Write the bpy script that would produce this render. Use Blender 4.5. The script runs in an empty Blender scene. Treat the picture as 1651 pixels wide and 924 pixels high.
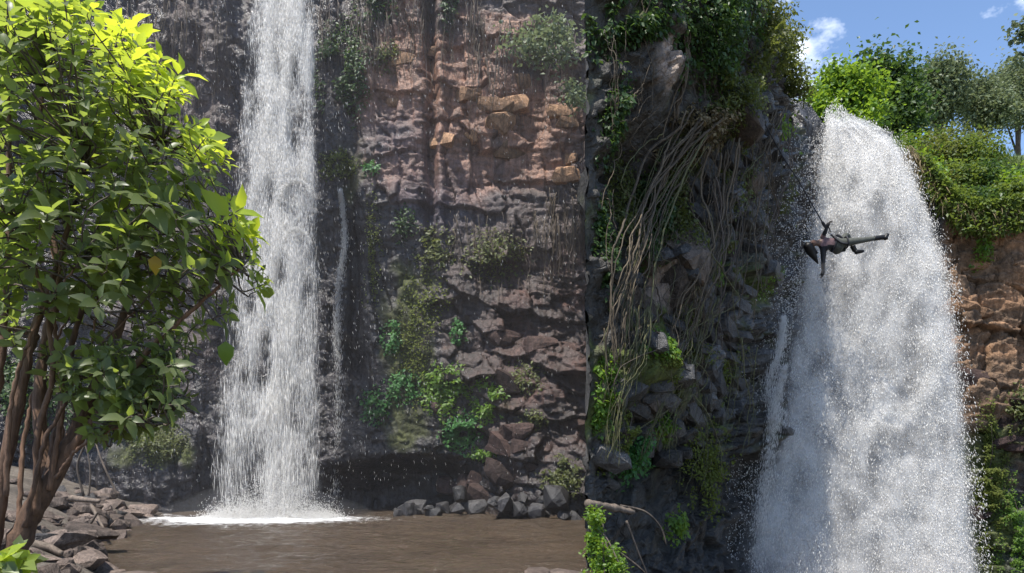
import bpy, bmesh, math, random
import numpy as np
from mathutils import Vector, Matrix

random.seed(7)
RS = np.random.RandomState(11)
sc = bpy.context.scene
C = sc.collection

# ------------------------------------------------------------------ camera
F = 1284.0            # focal length in photo pixels (28 mm on a 36 mm sensor, 1651 px wide)
EYE = 1.8             # eye height over the pool
HOR = 740.0           # row of the horizon in the photograph
cam = bpy.data.cameras.new('camera'); camo = bpy.data.objects.new('camera', cam); C.objects.link(camo)
camo.location = (0, 0, EYE); camo.rotation_euler = (math.radians(90), 0, 0)
cam.sensor_width = 36; cam.lens = 28; cam.shift_y = (HOR-462)/1651; cam.clip_start = 0.1; cam.clip_end = 3000
sc.camera = camo

# ------------------------------------------------------------------ sky, sun, exposure
SUN_EL, SUN_AZ = math.radians(68), math.radians(-138)      # azimuth from +Y (away from the viewer) towards +X
SUN_DIR = Vector((math.sin(SUN_AZ)*math.cos(SUN_EL), math.cos(SUN_AZ)*math.cos(SUN_EL), math.sin(SUN_EL)))
w = bpy.data.worlds.new('World'); sc.world = w; w.use_nodes = True
nt = w.node_tree; nt.nodes.clear()
def N(t, kind, **kw):
    n = t.nodes.new(kind)
    for k, v in kw.items(): setattr(n, k, v)
    return n
sky = N(nt, 'ShaderNodeTexSky', sky_type='NISHITA', sun_disc=False, sun_elevation=SUN_EL, sun_rotation=SUN_AZ,
        altitude=1500, air_density=1.0, dust_density=0.5, ozone_density=2.5)
tc = N(nt, 'ShaderNodeTexCoord')
mp = N(nt, 'ShaderNodeMapping'); mp.inputs['Location'].default_value = (3.19, 1.306, 0.46); mp.inputs['Scale'].default_value = (1.6, 1.6, 2.6)
cn = N(nt, 'ShaderNodeTexNoise'); cn.inputs['Scale'].default_value = 2.6; cn.inputs['Detail'].default_value = 7; cn.inputs['Roughness'].default_value = 0.6
cr = N(nt, 'ShaderNodeValToRGB'); cr.color_ramp.elements[0].position = 0.552; cr.color_ramp.elements[1].position = 0.70
mixc = N(nt, 'ShaderNodeMixRGB'); mixc.inputs['Color2'].default_value = (9, 9.4, 10, 1)
bg = N(nt, 'ShaderNodeBackground'); bg.inputs['Strength'].default_value = 0.125
wo = N(nt, 'ShaderNodeOutputWorld')
L = nt.links.new
L(tc.outputs['Generated'], mp.inputs['Vector']); L(mp.outputs['Vector'], cn.inputs['Vector']); L(cn.outputs['Fac'], cr.inputs['Fac'])
L(cr.outputs['Color'], mixc.inputs['Fac']); L(sky.outputs['Color'], mixc.inputs['Color1']); L(mixc.outputs['Color'], bg.inputs['Color'])
L(bg.outputs['Background'], wo.inputs['Surface'])
sun = bpy.data.lights.new('sun', 'SUN'); sun.energy = 3.8; sun.angle = math.radians(0.53); sun.color = (1, .95, .87)
suno = bpy.data.objects.new('sun', sun); C.objects.link(suno); suno.rotation_euler = SUN_DIR.to_track_quat('Z', 'Y').to_euler()
sc.view_settings.view_transform = 'Standard'; sc.view_settings.look = 'None'; sc.view_settings.gamma = 1
sc.view_settings.use_curve_mapping = False; sc.view_settings.exposure = 1.0
sc.render.engine = 'CYCLES'; sc.cycles.max_bounces = 7; sc.cycles.transparent_max_bounces = 24
sc.cycles.diffuse_bounces = 4; sc.cycles.transmission_bounces = 4; sc.cycles.use_denoising = True

# ------------------------------------------------------------------ noise
def h3(ix, iy, iz, seed):
    n = (ix.astype(np.int64)*374761393 + iy.astype(np.int64)*668265263 + iz.astype(np.int64)*2147483647 + seed*1274126177) & 0xffffffff
    n = ((n ^ (n >> 13))*1274126177) & 0xffffffff
    n = ((n ^ (n >> 16))*2246822519) & 0xffffffff
    n = n ^ (n >> 15)
    return (n & 0xffffff)/float(0xffffff)
def vn(x, y, z=0.0, seed=0):
    x = np.asarray(x, float); y = np.asarray(y, float); z = np.zeros_like(x)+z
    x, y, z = np.broadcast_arrays(x, y, z)
    ix, iy, iz = np.floor(x), np.floor(y), np.floor(z)
    fx, fy, fz = x-ix, y-iy, z-iz
    fx, fy, fz = [f*f*(3-2*f) for f in (fx, fy, fz)]
    r = 0
    for dx in (0, 1):
        for dy in (0, 1):
            for dz in (0, 1):
                r = r + h3(ix+dx, iy+dy, iz+dz, seed)*(fx if dx else 1-fx)*(fy if dy else 1-fy)*(fz if dz else 1-fz)
    return r*2-1
def fbm(x, y, z=0.0, o=4, seed=0):
    r = 0; a = 1; t = 0
    for i in range(o):
        r = r + a*vn(np.asarray(x)*2**i, np.asarray(y)*2**i, np.asarray(z)*2**i, seed+i*17); t += a; a *= .5
    return r/t
def cells(x, y, seed=0, cheb=True):
    """2-D cell noise: returns edge distance (F2-F1), a random number of the cell, offset from the cell's centre."""
    x = np.asarray(x, float); y = np.asarray(y, float)
    ix, iy = np.floor(x), np.floor(y); z0 = np.zeros_like(x)
    f1 = np.full(x.shape, 9.); f2 = f1.copy(); rid = z0.copy(); ox = z0.copy(); oy = z0.copy()
    for dx in (-1, 0, 1):
        for dy in (-1, 0, 1):
            cx = ix+dx+.12+.76*h3(ix+dx, iy+dy, z0, seed); cy = iy+dy+.12+.76*h3(ix+dx, iy+dy, z0, seed+5)
            ax, ay = x-cx, y-cy
            d = np.maximum(abs(ax), abs(ay))*.8+.2*(abs(ax)+abs(ay)) if cheb else np.hypot(ax, ay)
            m = d < f1
            f2 = np.where(m, f1, np.minimum(f2, d)); f1 = np.where(m, d, f1)
            rid = np.where(m, h3(ix+dx, iy+dy, z0, seed+9), rid); ox = np.where(m, ax, ox); oy = np.where(m, ay, oy)
    return f2-f1, rid, ox, oy
def ss(a, b, x):
    t = np.clip((np.asarray(x, float)-a)/(b-a), 0, 1); return t*t*(3-2*t)
def bump(x, c, wd): return np.exp(-((np.asarray(x, float)-c)/wd)**2)

# ------------------------------------------------------------------ mesh helpers
def mk_mesh(name, V, Fc, mat=None, smooth=False, attrs=None, mats=None, mi=None):
    V = np.asarray(V, np.float32); Fc = np.asarray(Fc, np.int32)
    me = bpy.data.meshes.new(name)
    me.vertices.add(len(V)); me.vertices.foreach_set('co', V.ravel())
    k = Fc.shape[1]
    me.loops.add(Fc.size); me.loops.foreach_set('vertex_index', Fc.ravel())
    me.polygons.add(len(Fc)); me.polygons.foreach_set('loop_start', np.arange(0, Fc.size, k, dtype=np.int32))
    me.polygons.foreach_set('loop_total', np.full(len(Fc), k, np.int32))
    if smooth: me.polygons.foreach_set('use_smooth', np.ones(len(Fc), bool))
    for m in (mats or ([mat] if mat else [])): me.materials.append(m)
    if mi is not None: me.polygons.foreach_set('material_index', np.asarray(mi, np.int32))
    me.update(calc_edges=True)
    for an, av in (attrs or {}).items():
        av = np.asarray(av, np.float32)
        if av.ndim == 2:
            a = me.attributes.new(an, 'FLOAT_COLOR', 'POINT'); a.data.foreach_set('color', av.ravel())
        else:
            a = me.attributes.new(an, 'FLOAT', 'POINT'); a.data.foreach_set('value', av)
    return me
def ob(name, me, parent=None, loc=None, kind=None):
    o = bpy.data.objects.new(name, me); C.objects.link(o)
    if parent: o.parent = parent
    if loc is not None: o.location = loc
    if kind: o['kind'] = kind
    return o
def tag(o, label, cat, group=None):
    o['label'] = label; o['category'] = cat
    if group: o['group'] = group
    return o
def thing(name, label, cat, loc=(0, 0, 0), group=None):
    o = bpy.data.objects.new(name, None); C.objects.link(o); o.location = loc; o.empty_display_size = .3
    return tag(o, label, cat, group)
def grid_faces(nu, nv):
    i = np.arange(nu-1)[:, None]*nv+np.arange(nv-1)[None]
    i = i.ravel(); return np.stack([i, i+nv, i+nv+1, i+1], 1)
def tube(P, R, n=6):
    P = np.asarray(P, float); R = np.broadcast_to(np.asarray(R, float), (len(P),))
    T = np.gradient(P, axis=0); T /= np.linalg.norm(T, axis=1)[:, None]+1e-9
    up = np.array([.31, .77, .2]); A = np.cross(T, up); A /= np.linalg.norm(A, axis=1)[:, None]+1e-9; B = np.cross(T, A)
    a = np.arange(n)/n*2*math.pi
    V = P[:, None]+R[:, None, None]*(np.cos(a)[None, :, None]*A[:, None]+np.sin(a)[None, :, None]*B[:, None])
    m = len(P); i = (np.arange(m-1)[:, None]*n+np.arange(n)[None]); j = (np.arange(m-1)[:, None]*n+(np.arange(n)+1)[None] % n)
    Fq = np.stack([i, j, j+n, i+n], -1).reshape(-1, 4)
    V = V.reshape(-1, 3)
    c0, c1 = len(V), len(V)+1; V = np.vstack([V, P[0]-T[0]*R[0]*.3, P[-1]+T[-1]*R[-1]*.5])
    k = np.arange(n); k2 = (k+1) % n
    cap = np.vstack([np.stack([k2, k, np.full(n, c0), np.full(n, c0)], 1), np.stack([k+(m-1)*n, k2+(m-1)*n, np.full(n, c1), np.full(n, c1)], 1)])
    tris = cap[:, :3]
    return V, Fq, tris
def tubes_mesh(name, lst, mat, smooth=True):
    Vs, Fs = [], []; o = 0
    for P, R, n in lst:
        V, Fq, T = tube(P, R, n)
        t = np.vstack([Fq[:, [0, 1, 2]], Fq[:, [0, 2, 3]], T])
        Vs.append(V); Fs.append(t+o); o += len(V)
    return mk_mesh(name, np.vstack(Vs), np.vstack(Fs), mat, smooth)
def smooth_path(pts, n):
    """Catmull-Rom through the points."""
    P = np.asarray(pts, float); P = np.vstack([2*P[0]-P[1], P, 2*P[-1]-P[-2]])
    t = np.linspace(0, len(P)-3-1e-6, n); i = t.astype(int); f = (t-i)[:, None]
    a, b, c, d = P[i], P[i+1], P[i+2], P[i+3]
    return .5*(2*b+(c-a)*f+(2*a-5*b+4*c-d)*f**2+(3*b-a-3*c+d)*f**3)
def at(px, py, Y):
    """Point that stands Y metres away where the photograph shows (px, py)."""
    px = np.asarray(px, float); py = np.asarray(py, float); Y = np.asarray(Y, float)
    return np.stack(np.broadcast_arrays((px-825.5)/F*Y, Y, EYE+(HOR-py)/F*Y), -1)
def unit(v): return v/(np.linalg.norm(v, axis=-1, keepdims=True)+1e-9)

# ------------------------------------------------------------------ materials
def mat(name):
    m = bpy.data.materials.new(name); m.use_nodes = True; t = m.node_tree; t.nodes.clear()
    o = N(t, 'ShaderNodeOutputMaterial'); return m, t, o
def noise(t, scale, detail=4, rough=.55, vec=None):
    n = N(t, 'ShaderNodeTexNoise'); n.inputs['Scale'].default_value = scale; n.inputs['Detail'].default_value = detail; n.inputs['Roughness'].default_value = rough
    if vec is not None: t.links.new(vec, n.inputs['Vector'])
    return n
def ramp(t, fac, stops):
    r = N(t, 'ShaderNodeValToRGB'); e = r.color_ramp.elements
    while len(e) < len(stops): e.new(.5)
    for k, (p, c) in enumerate(stops):
        e[k].position = p; e[k].color = (c, c, c, 1) if isinstance(c, (int, float)) else (*c, 1)
    t.links.new(fac, r.inputs['Fac']); return r
def mul(t, a, b):
    m = N(t, 'ShaderNodeMixRGB', blend_type='MULTIPLY'); m.inputs['Fac'].default_value = 1
    t.links.new(a, m.inputs['Color1']); t.links.new(b, m.inputs['Color2']); return m
def rock_mat(name, col=None, rough=.8, wet=False, bumpd=.05, vary=(.55, 1.5), bscale=1.0):
    """Rock: colour from the mesh's own colour layer (or col), mottled, cracked and stained by noise."""
    m, t, o = mat(name); Lk = t.links.new
    b = N(t, 'ShaderNodeBsdfPrincipled')
    tc = N(t, 'ShaderNodeTexCoord'); vec = tc.outputs['Object']
    n1 = noise(t, 1.7, 4, .65, vec); r1 = ramp(t, n1.outputs['Fac'], [(.3, vary[0]), (.7, vary[1])])
    mpn = N(t, 'ShaderNodeMapping'); mpn.inputs['Scale'].default_value = (7, 7, .9); Lk(vec, mpn.inputs['Vector'])
    n2 = noise(t, 1.6, 3, .6, mpn.outputs['Vector']); r2 = ramp(t, n2.outputs['Fac'], [(.35, .62), (.66, 1.25)])
    n3 = noise(t, 26*bscale, 3, .7, vec); r3 = ramp(t, n3.outputs['Fac'], [(.3, .7), (.72, 1.3)])
    if col is None:
        a = N(t, 'ShaderNodeAttribute', attribute_name='Col'); cs = a.outputs['Color']
    else:
        rg = N(t, 'ShaderNodeRGB'); rg.outputs[0].default_value = (*col, 1)
        oi = N(t, 'ShaderNodeObjectInfo'); hs = N(t, 'ShaderNodeHueSaturation')
        rv = ramp(t, oi.outputs['Random'], [(0, .55), (1, 1.5)]); Lk(rv.outputs['Color'], hs.inputs['Value']); Lk(rg.outputs[0], hs.inputs['Color']); cs = hs.outputs['Color']
    c = mul(t, mul(t, mul(t, cs, r1.outputs['Color']).outputs['Color'], r2.outputs['Color']).outputs['Color'], r3.outputs['Color'])
    Lk(c.outputs['Color'], b.inputs['Base Color'])
    if col is None:
        rr = N(t, 'ShaderNodeMapRange'); rr.inputs['To Min'].default_value = rough; rr.inputs['To Max'].default_value = .27
        a2 = N(t, 'ShaderNodeAttribute', attribute_name='Wet'); Lk(a2.outputs['Fac'], rr.inputs['Value']); Lk(rr.outputs['Result'], b.inputs['Roughness'])
    else: b.inputs['Roughness'].default_value = .36 if wet else rough
    b.inputs['Specular IOR Level'].default_value = .5 if wet or col is None else .3
    nb = noise(t, 9*bscale, 4, .68, vec)
    vo = N(t, 'ShaderNodeTexVoronoi', feature='DISTANCE_TO_EDGE'); vo.inputs['Scale'].default_value = 3.3*bscale
    nw = noise(t, 2.5, 1, .6, vec); mv = N(t, 'ShaderNodeMixRGB'); mv.inputs['Fac'].default_value = .25
    Lk(vec, mv.inputs['Color1']); Lk(nw.outputs['Color'], mv.inputs['Color2']); Lk(mv.outputs['Color'], vo.inputs['Vector'])
    vr = ramp(t, vo.outputs['Distance'], [(0, 0), (.035, 1)])
    ad = N(t, 'ShaderNodeMath', operation='MULTIPLY_ADD'); Lk(vr.outputs['Color'], ad.inputs[0]); ad.inputs[1].default_value = .18; Lk(nb.outputs['Fac'], ad.inputs[2])
    bp = N(t, 'ShaderNodeBump'); bp.inputs['Strength'].default_value = .9; bp.inputs['Distance'].default_value = bumpd
    Lk(ad.outputs[0], bp.inputs['Height']); Lk(bp.outputs['Normal'], b.inputs['Normal'])
    Lk(b.outputs[0], o.inputs['Surface']); return m
def leaf_mat(name, dark, light, trans, tfac=.4, gloss=.35):
    m, t, o = mat(name); Lk = t.links.new
    a = N(t, 'ShaderNodeAttribute', attribute_name='lv'); oi = N(t, 'ShaderNodeObjectInfo')
    ad = N(t, 'ShaderNodeMath', operation='ADD'); Lk(a.outputs['Fac'], ad.inputs[0]); Lk(oi.outputs['Random'], ad.inputs[1])
    fr = N(t, 'ShaderNodeMath', operation='FRACT'); Lk(ad.outputs[0], fr.inputs[0])
    r = ramp(t, fr.outputs[0], [(0, dark), (.55, light), (1, tuple(.6*d+.4*l for d, l in zip(dark, light)))]) if light else ramp(t, a.outputs['Fac'], dark)
    b = N(t, 'ShaderNodeBsdfPrincipled'); Lk(r.outputs['Color'], b.inputs['Base Color']); b.inputs['Roughness'].default_value = gloss; b.inputs['Specular IOR Level'].default_value = .35
    tr = N(t, 'ShaderNodeBsdfTranslucent')
    r2 = ramp(t, fr.outputs[0], [(0, tuple(x*.8 for x in trans)), (1, tuple(min(1, x*1.25) for x in trans))]) if light else ramp(t, a.outputs['Fac'], trans); Lk(r2.outputs['Color'], tr.inputs['Color'])
    mx = N(t, 'ShaderNodeMixShader'); mx.inputs['Fac'].default_value = tfac; Lk(b.outputs[0], mx.inputs[1]); Lk(tr.outputs[0], mx.inputs[2]); Lk(mx.outputs[0], o.inputs['Surface'])
    return m
def bark_mat(name, c1, c2, sc_=14):
    m, t, o = mat(name); Lk = t.links.new
    b = N(t, 'ShaderNodeBsdfPrincipled'); tcn = N(t, 'ShaderNodeTexCoord')
    mpn = N(t, 'ShaderNodeMapping'); mpn.inputs['Scale'].default_value = (sc_, sc_, sc_*.25); Lk(tcn.outputs['Object'], mpn.inputs['Vector'])
    n = noise(t, 1.3, 8, .65, mpn.outputs['Vector']); r = ramp(t, n.outputs['Fac'], [(.32, c1), (.68, c2)])
    oi = N(t, 'ShaderNodeObjectInfo'); hs = N(t, 'ShaderNodeHueSaturation'); rv = ramp(t, oi.outputs['Random'], [(0, .65), (1, 1.35)])
    Lk(r.outputs['Color'], hs.inputs['Color']); Lk(rv.outputs['Color'], hs.inputs['Value']); Lk(hs.outputs['Color'], b.inputs['Base Color'])
    b.inputs['Roughness'].default_value = .8
    bp = N(t, 'ShaderNodeBump'); bp.inputs['Distance'].default_value = .03; Lk(n.outputs['Fac'], bp.inputs['Height']); Lk(bp.outputs['Normal'], b.inputs['Normal'])
    Lk(b.outputs[0], o.inputs['Surface']); return m
def plain(name, col, rough=.6, nscale=20, amt=.35, spec=.3):
    m, t, o = mat(name); Lk = t.links.new
    b = N(t, 'ShaderNodeBsdfPrincipled'); tcn = N(t, 'ShaderNodeTexCoord'); n = noise(t, nscale, 4, .6, tcn.outputs['Object'])
    r = ramp(t, n.outputs['Fac'], [(.3, tuple(c*(1-amt) for c in col)), (.7, tuple(min(1, c*(1+amt)) for c in col))])
    Lk(r.outputs['Color'], b.inputs['Base Color']); b.inputs['Roughness'].default_value = rough; b.inputs['Specular IOR Level'].default_value = spec
    Lk(b.outputs[0], o.inputs['Surface']); return m

M_rock = rock_mat('cliff_rock', bumpd=.07)
M_block_brown = rock_mat('brown_block_rock', (.055, .034, .029), .75)
M_block_ochre = rock_mat('ochre_block_rock', (.30, .175, .10), .8)
M_block_grey = rock_mat('wet_grey_block_rock', (.07, .067, .065), .4, True)
M_block_tan = rock_mat('tan_block_rock', (.13, .10, .078), .6)
M_stone = rock_mat('bank_stone', (.15, .115, .095), .6, False, .03, bscale=1.6)
M_stone_wet = rock_mat('wet_stone', (.042, .04, .041), .4, True, .03, bscale=1.6)
M_bush = leaf_mat('bush_leaf', [(0, (.085, .105, .06)), (.45, (.15, .185, .085)), (.62, (.2, .27, .055)), (1, (.34, .44, .045))], None, [(0, (.3, .38, .07)), (.5, (.45, .56, .06)), (1, (.76, .85, .06))], .5, .38)  # yellow end of both ramps carries the painted rim glow
M_dkleaf = leaf_mat('creeper_leaf', (.025, .05, .018), (.06, .105, .035), (.14, .24, .04), .3, .45)
M_olive = leaf_mat('olive_leaf', (.05, .065, .02), (.115, .13, .04), (.24, .28, .05), .35, .5)
M_bright = leaf_mat('bright_leaf', (.06, .13, .018), (.13, .22, .035), (.34, .5, .04), .38, .45)
M_hill = leaf_mat('hillside_leaf', (.045, .08, .018), (.12, .165, .035), (.26, .34, .05), .35, .5)
M_euc = leaf_mat('pale_tree_leaf', (.09, .12, .07), (.17, .205, .12), (.25, .3, .13), .3, .5)
M_fernl = leaf_mat('wall_plant_leaf', (.035, .11, .03), (.07, .19, .055), (.18, .38, .06), .3, .5)
M_moss = leaf_mat('moss_tuft', (.06, .08, .014), (.13, .155, .026), (.2, .24, .03), .25, .8)
M_dry = leaf_mat('dry_grass_blade', (.12, .09, .05), (.24, .19, .10), (.25, .2, .1), .25, .7)
M_bark = bark_mat('bush_bark', (.07, .038, .023), (.22, .125, .075))
M_root = bark_mat('root_bark', (.04, .03, .019), (.14, .105, .066))
M_vine = bark_mat('green_vine_bark', (.05, .05, .022), (.15, .145, .06))
M_twig = bark_mat('twig_bark', (.045, .035, .028), (.13, .10, .08))
M_log = bark_mat('dead_log_bark', (.05, .04, .03), (.17, .13, .1), 9)

# ================================================================== SETTING
def struct(name, me, parent=None):
    o = ob(name, me, parent)
    if not parent: o['kind'] = 'structure'
    return o
def mixc3(a, b, m): return a+(np.asarray(b, float)-a)*m[..., None]

# ------------------------------------------------------------------ cliff with the tall fall (left)
KA = 27.0/F
def pvA(x, z): return 825.5+np.asarray(x)/KA, HOR-(np.asarray(z)-EYE)/KA
def yA(x, z):
    x = np.asarray(x, float); z = np.asarray(z, float)
    pu, pv = pvA(x, z)
    y = 27.0-.9*fbm(x/5.0, z/7.0, 0, 3, 1)
    y = y+.7*bump(pu, 455, 100)
    y = y-ss(640, 900, pu)*ss(420, 840, pv)*2.4-ss(60, -220, pu)*5.0
    y = y-.9*bump(pu, 250, 90)*ss(640, 790, pv)
    y = y+1.9*bump(pu, 675, 95)*ss(728, 768, pv)+1.1*bump(pu, 560, 80)*ss(740, 800, pv)
    wx = .35*fbm(x/1.3, z/1.3, 0, 3, 21); wz = .3*fbm(x/1.7, z/1.7, 0, 3, 22)
    bw = .07+.78*ss(660, 760, pu+40*wx)*ss(360, 470, pv+60*wz)
    e, r, ox, oy = cells((x+1.6*wx)/1.45+.22*z, (z+1.4*wz)/.85+.16*x, 31)
    y = y-bw*((r-.5)*.95+ox*(r*3.7 % 1-.3)*.6+oy*(r*7.3 % 1-.85)*.55)+bw*.1*(1-ss(0, .06, e))
    e2, r2, ox2, oy2 = cells((x+wx*.7)/.42, (z+wz*.7)/.27+.1*x, 37)
    y = y-bw*((r2-.5)*.17+oy2*(r2*5.1 % 1-.8)*.2)+bw*.03*(1-ss(0, .08, e2))
    up = (1-ss(330, 420, pv))*ss(560, 640, pu)
    e3, r3, ox3, oy3 = cells((x+1.5*wx)/2.4+.4*vn(z/.9, 0*z, 0, 4), (z+wz)/.95, 41)
    y = y-up*((r3-.5)*.32+oy3*(-.12)*r3+.06*fbm(x/2.2, z/.13, 0, 3, 44))+up*.1*(1-ss(0, .05, e3))
    e4, r4, ox4, oy4 = cells((x+.5*wx)/.62+.1*z, (z+2*wz)/2.6, 47)
    y = y-(1-.6*bw)*((r4-.5)*.3+ox4*(r4*3.3 % 1-.5)*.3)+(1-.6*bw)*.07*(1-ss(0, .06, e4))
    lf = 1-ss(560, 680, pu)
    y = y-lf*(.32*fbm(x*1.3, z*.22, 0, 4, 51)+.1*fbm(x*3, z*1.2, 0, 3, 52))
    y = y-.16*fbm(x*1.4, z*1.8, 0, 5, 61)-.05*fbm(x*5, z*7, 0, 3, 62)
    wob = 7*fbm(z/1.1, 0*z, 0, 3, 8)
    y = y+.4*bump(pu+wob, 695, 8)*(1-ss(390, 440, pv))-.22*bump(pu+wob, 712, 9)*(1-ss(360, 400, pv))+.35*bump(pu+wob, 560, 9)*ss(200, 330, pv)*(1-ss(560, 640, pv))
    return y
nx, nz = 500, 440
gx = np.linspace(-19.5, 3.1, nx); gz = np.linspace(-.7, 19.6, nz)
X, Z = np.meshgrid(gx, gz, indexing='ij'); X = X.ravel(); Z = Z.ravel(); Y = yA(X, Z)
pu, pv = pvA(X, Z)
def colA(X, Z, pu, pv):
    n = fbm(X/1.2, Z/.9, 0, 5, 71); ns = fbm(X/2.5, Z/.35, 0, 4, 72); nv_ = fbm(X/.5, Z/4, 0, 4, 73)
    col = np.zeros((len(X), 3))+np.array((.072, .052, .047))
    och = np.clip(bump(pu, 730, 150)*bump(pv, 150, 150)*1.3+bump(pu, 850, 90)*bump(pv, 215, 70)*1.1+bump(pu, 660, 70)*bump(pv, 290, 50)*.8, 0, 1.3)
    och = ss(.25, .85, och+.55*n+.35*ns)
    col = mixc3(col, (.215, .112, .072), och)
    col = mixc3(col, (.28, .17, .11), ss(.35, .7, ns+.3*n)*och*.8)
    red = ss(720, 860, pu)*ss(330, 480, pv)*(1-ss(700, 790, pv))*ss(-.35, .35, n+.3*ns)
    col = mixc3(col, (.105, .05, .038), red*.9)
    pur = bump(pu, 690, 90)*bump(pv, 330, 60)+.8*bump(pu, 640, 50)*bump(pv, 215, 45)
    col = mixc3(col, (.085, .075, .092), np.clip(pur, 0, 1)*.8)
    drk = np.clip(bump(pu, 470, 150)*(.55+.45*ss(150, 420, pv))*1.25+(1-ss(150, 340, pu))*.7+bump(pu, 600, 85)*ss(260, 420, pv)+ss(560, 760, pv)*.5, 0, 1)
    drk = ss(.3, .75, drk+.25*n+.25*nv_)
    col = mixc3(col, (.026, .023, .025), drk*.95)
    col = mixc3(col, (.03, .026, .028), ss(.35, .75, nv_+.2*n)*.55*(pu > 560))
    moss = np.clip(bump(pu, 655, 60)*ss(330, 480, pv)*(1-ss(700, 760, pv))+.7*bump(pu, 560, 40)*bump(pv, 270, 70)+bump(pu, 260, 80)*bump(pv, 720, 45)*1.2+.6*bump(pu, 800, 90)*bump(pv, 690, 60), 0, 1)
    moss = ss(.5, .95, moss+.55*fbm(X/.45, Z/.6, 0, 4, 75))
    col = mixc3(col, (.06, .068, .018), moss*.85)
    col = col*(1-.38*ss(640, 740, pu)*ss(380, 520, pv))[:, None]  # lower right rock colour darkened to stand in for shade
    wet = np.clip(drk+.45, 0, 1)*(1-moss)
    return col, wet
col, wet = colA(X, Z, pu, pv)
col4 = np.concatenate([col, np.ones((len(X), 1))], 1)
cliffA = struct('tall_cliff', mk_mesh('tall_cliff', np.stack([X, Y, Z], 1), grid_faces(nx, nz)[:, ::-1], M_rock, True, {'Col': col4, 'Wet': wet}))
def SA(px, py, off=0.0):
    px = np.asarray(px, float); py = np.asarray(py, float)
    x = (px-825.5)*KA; z = EYE+(HOR-py)*KA
    for _ in range(3):                    # walk along the sight line to the surface
        y = yA(x, z); x = (px-825.5)/F*y; z = EYE+(HOR-py)/F*y
    return np.stack([x, y-off, z], -1)

# ------------------------------------------------------------------ overgrown buttress between the falls
BP = np.array([[943, 13.0], [1000, 14.0], [1060, 14.8], [1120, 15.5], [1180, 16.3], [1240, 17.7], [1285, 20.6]])
_c = np.linspace(943, 1285, 600); _y = np.interp(_c, BP[:, 0], BP[:, 1])
_k = np.ones(61)/61; _y = np.convolve(np.pad(_y, 30, mode='edge'), _k, 'valid'); _y[0:1] = 13.0
_x = (_c-825.5)/F*_y; _s = np.concatenate([[0], np.cumsum(np.hypot(np.diff(_x), np.diff(_y)))])
_tx, _ty = np.gradient(_x, _s), np.gradient(_y, _s)
_kk = np.ones(81)/81; _tx = np.convolve(np.pad(_tx, 40, mode='edge'), _kk, 'valid'); _ty = np.convolve(np.pad(_ty, 40, mode='edge'), _kk, 'valid')
def bpath(s): return [np.interp(s, _s, a) for a in (_x, _y, _ty, -_tx, _c)]
def dispB(s, z):
    x, y, n0, n1, pu = bpath(s); pv = HOR-(z-EYE)*F/y
    d = .45*fbm(s/2.2, z/2.2, 0, 3, 101)
    d = d+.5*ss(300, 150, pv)*(1-ss(1090, 1190, pu))-1.1*bump(pu, 985, 42)*bump(pv, 285, 60)
    d = d+.75*bump(pu, 1030, 48)*bump(pv, 590, 62)+.6*bump(pu, 1092, 32)*bump(pv, 430, 62)+.4*bump(pu, 1170, 34)*bump(pv, 205, 38)+.3*bump(pu, 1025, 25)*bump(pv, 110, 60)
    d = d-.55*ss(690, 780, pv)*(1-ss(880, 1000, pv))-.25*bump(pu, 1150, 40)*bump(pv, 640, 100)
    wx = .3*fbm(s/1.1, z/1.1, 0, 3, 121); wz = .25*fbm(s/1.2, z/1.2, 0, 3, 122)
    a = (s+wx)*.94+(z+wz)*.34; b = -(s+wx)*.34+(z+wz)*.94
    bw = .35+.65*ss(1110, 1160, pu)*(1-.6*ss(700, 780, pv))
    e, r, ox, oy = cells(a/.62, b/.48, 131)
    d = d+bw*((r-.5)*.65+ox*(r*3.7 % 1-.5)*.6+oy*(r*7.3 % 1-.35)*.5)-bw*.14*(1-ss(0, .1, e))
    e2, r2, ox2, oy2 = cells(a/.26, b/.17, 137)
    d = d+bw*((r2-.5)*.22+oy2*(r2*5.1 % 1-.4)*.22)-bw*.05*(1-ss(0, .14, e2))
    d = d+.09*fbm(s*2, z*2, 0, 4, 141)
    big_ = d*ss(948, 1010, pu); fine = .22*(r-.3)+.2*(r2-.4)+.2*fbm(s*3, z*2, 0, 4, 143)
    d = big_+np.clip(fine, 0, 1)*(.45+.55*ss(943, 955, pu))*(1-ss(985, 1030, pu))
    d = np.maximum(d, -1.6*ss(955, 1040, pu))
    return d
ns_, nzb = 300, 400
def ztopB(s): return 12.6-1.9*ss(1215, 1280, np.interp(s, _s, _c))+.3*fbm(np.asarray(s, float)/.8, 0*np.asarray(s, float), 0, 3, 77)
gs = np.linspace(0, _s[-1], ns_); gz = np.linspace(0, 1, nzb)
S_, Z = [a.ravel() for a in np.meshgrid(gs, gz, indexing='ij')]; Z = -3.4+Z*(ztopB(S_)+3.4)
bx_, by_, n0, n1, pu = bpath(S_); D = dispB(S_, Z)
X = bx_+n0*D; Y = by_+n1*D; pv = HOR-(Z-EYE)*F/by_
n = fbm(S_/.9, Z/.9, 0, 5, 171); nv_ = fbm(S_/.35, Z/2.2, 0, 4, 172)
col = np.zeros((len(X), 3))+np.array((.05, .044, .036))
tan = np.clip(bump(pu, 1028, 26)*bump(pv, 120, 60)+bump(pu, 1172, 40)*bump(pv, 205, 40)+bump(pu, 1090, 34)*bump(pv, 425, 60)+.5*bump(pu, 1050, 40)*bump(pv, 500, 50), 0, 1)
col = mixc3(col, (.27, .205, .16), ss(.35, .75, tan+.25*n))
gre = ss(1120, 1170, pu)*(1-ss(620, 740, pv)); col = mixc3(col, (.085, .082, .08), ss(.3, .8, gre+.4*n))
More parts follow.
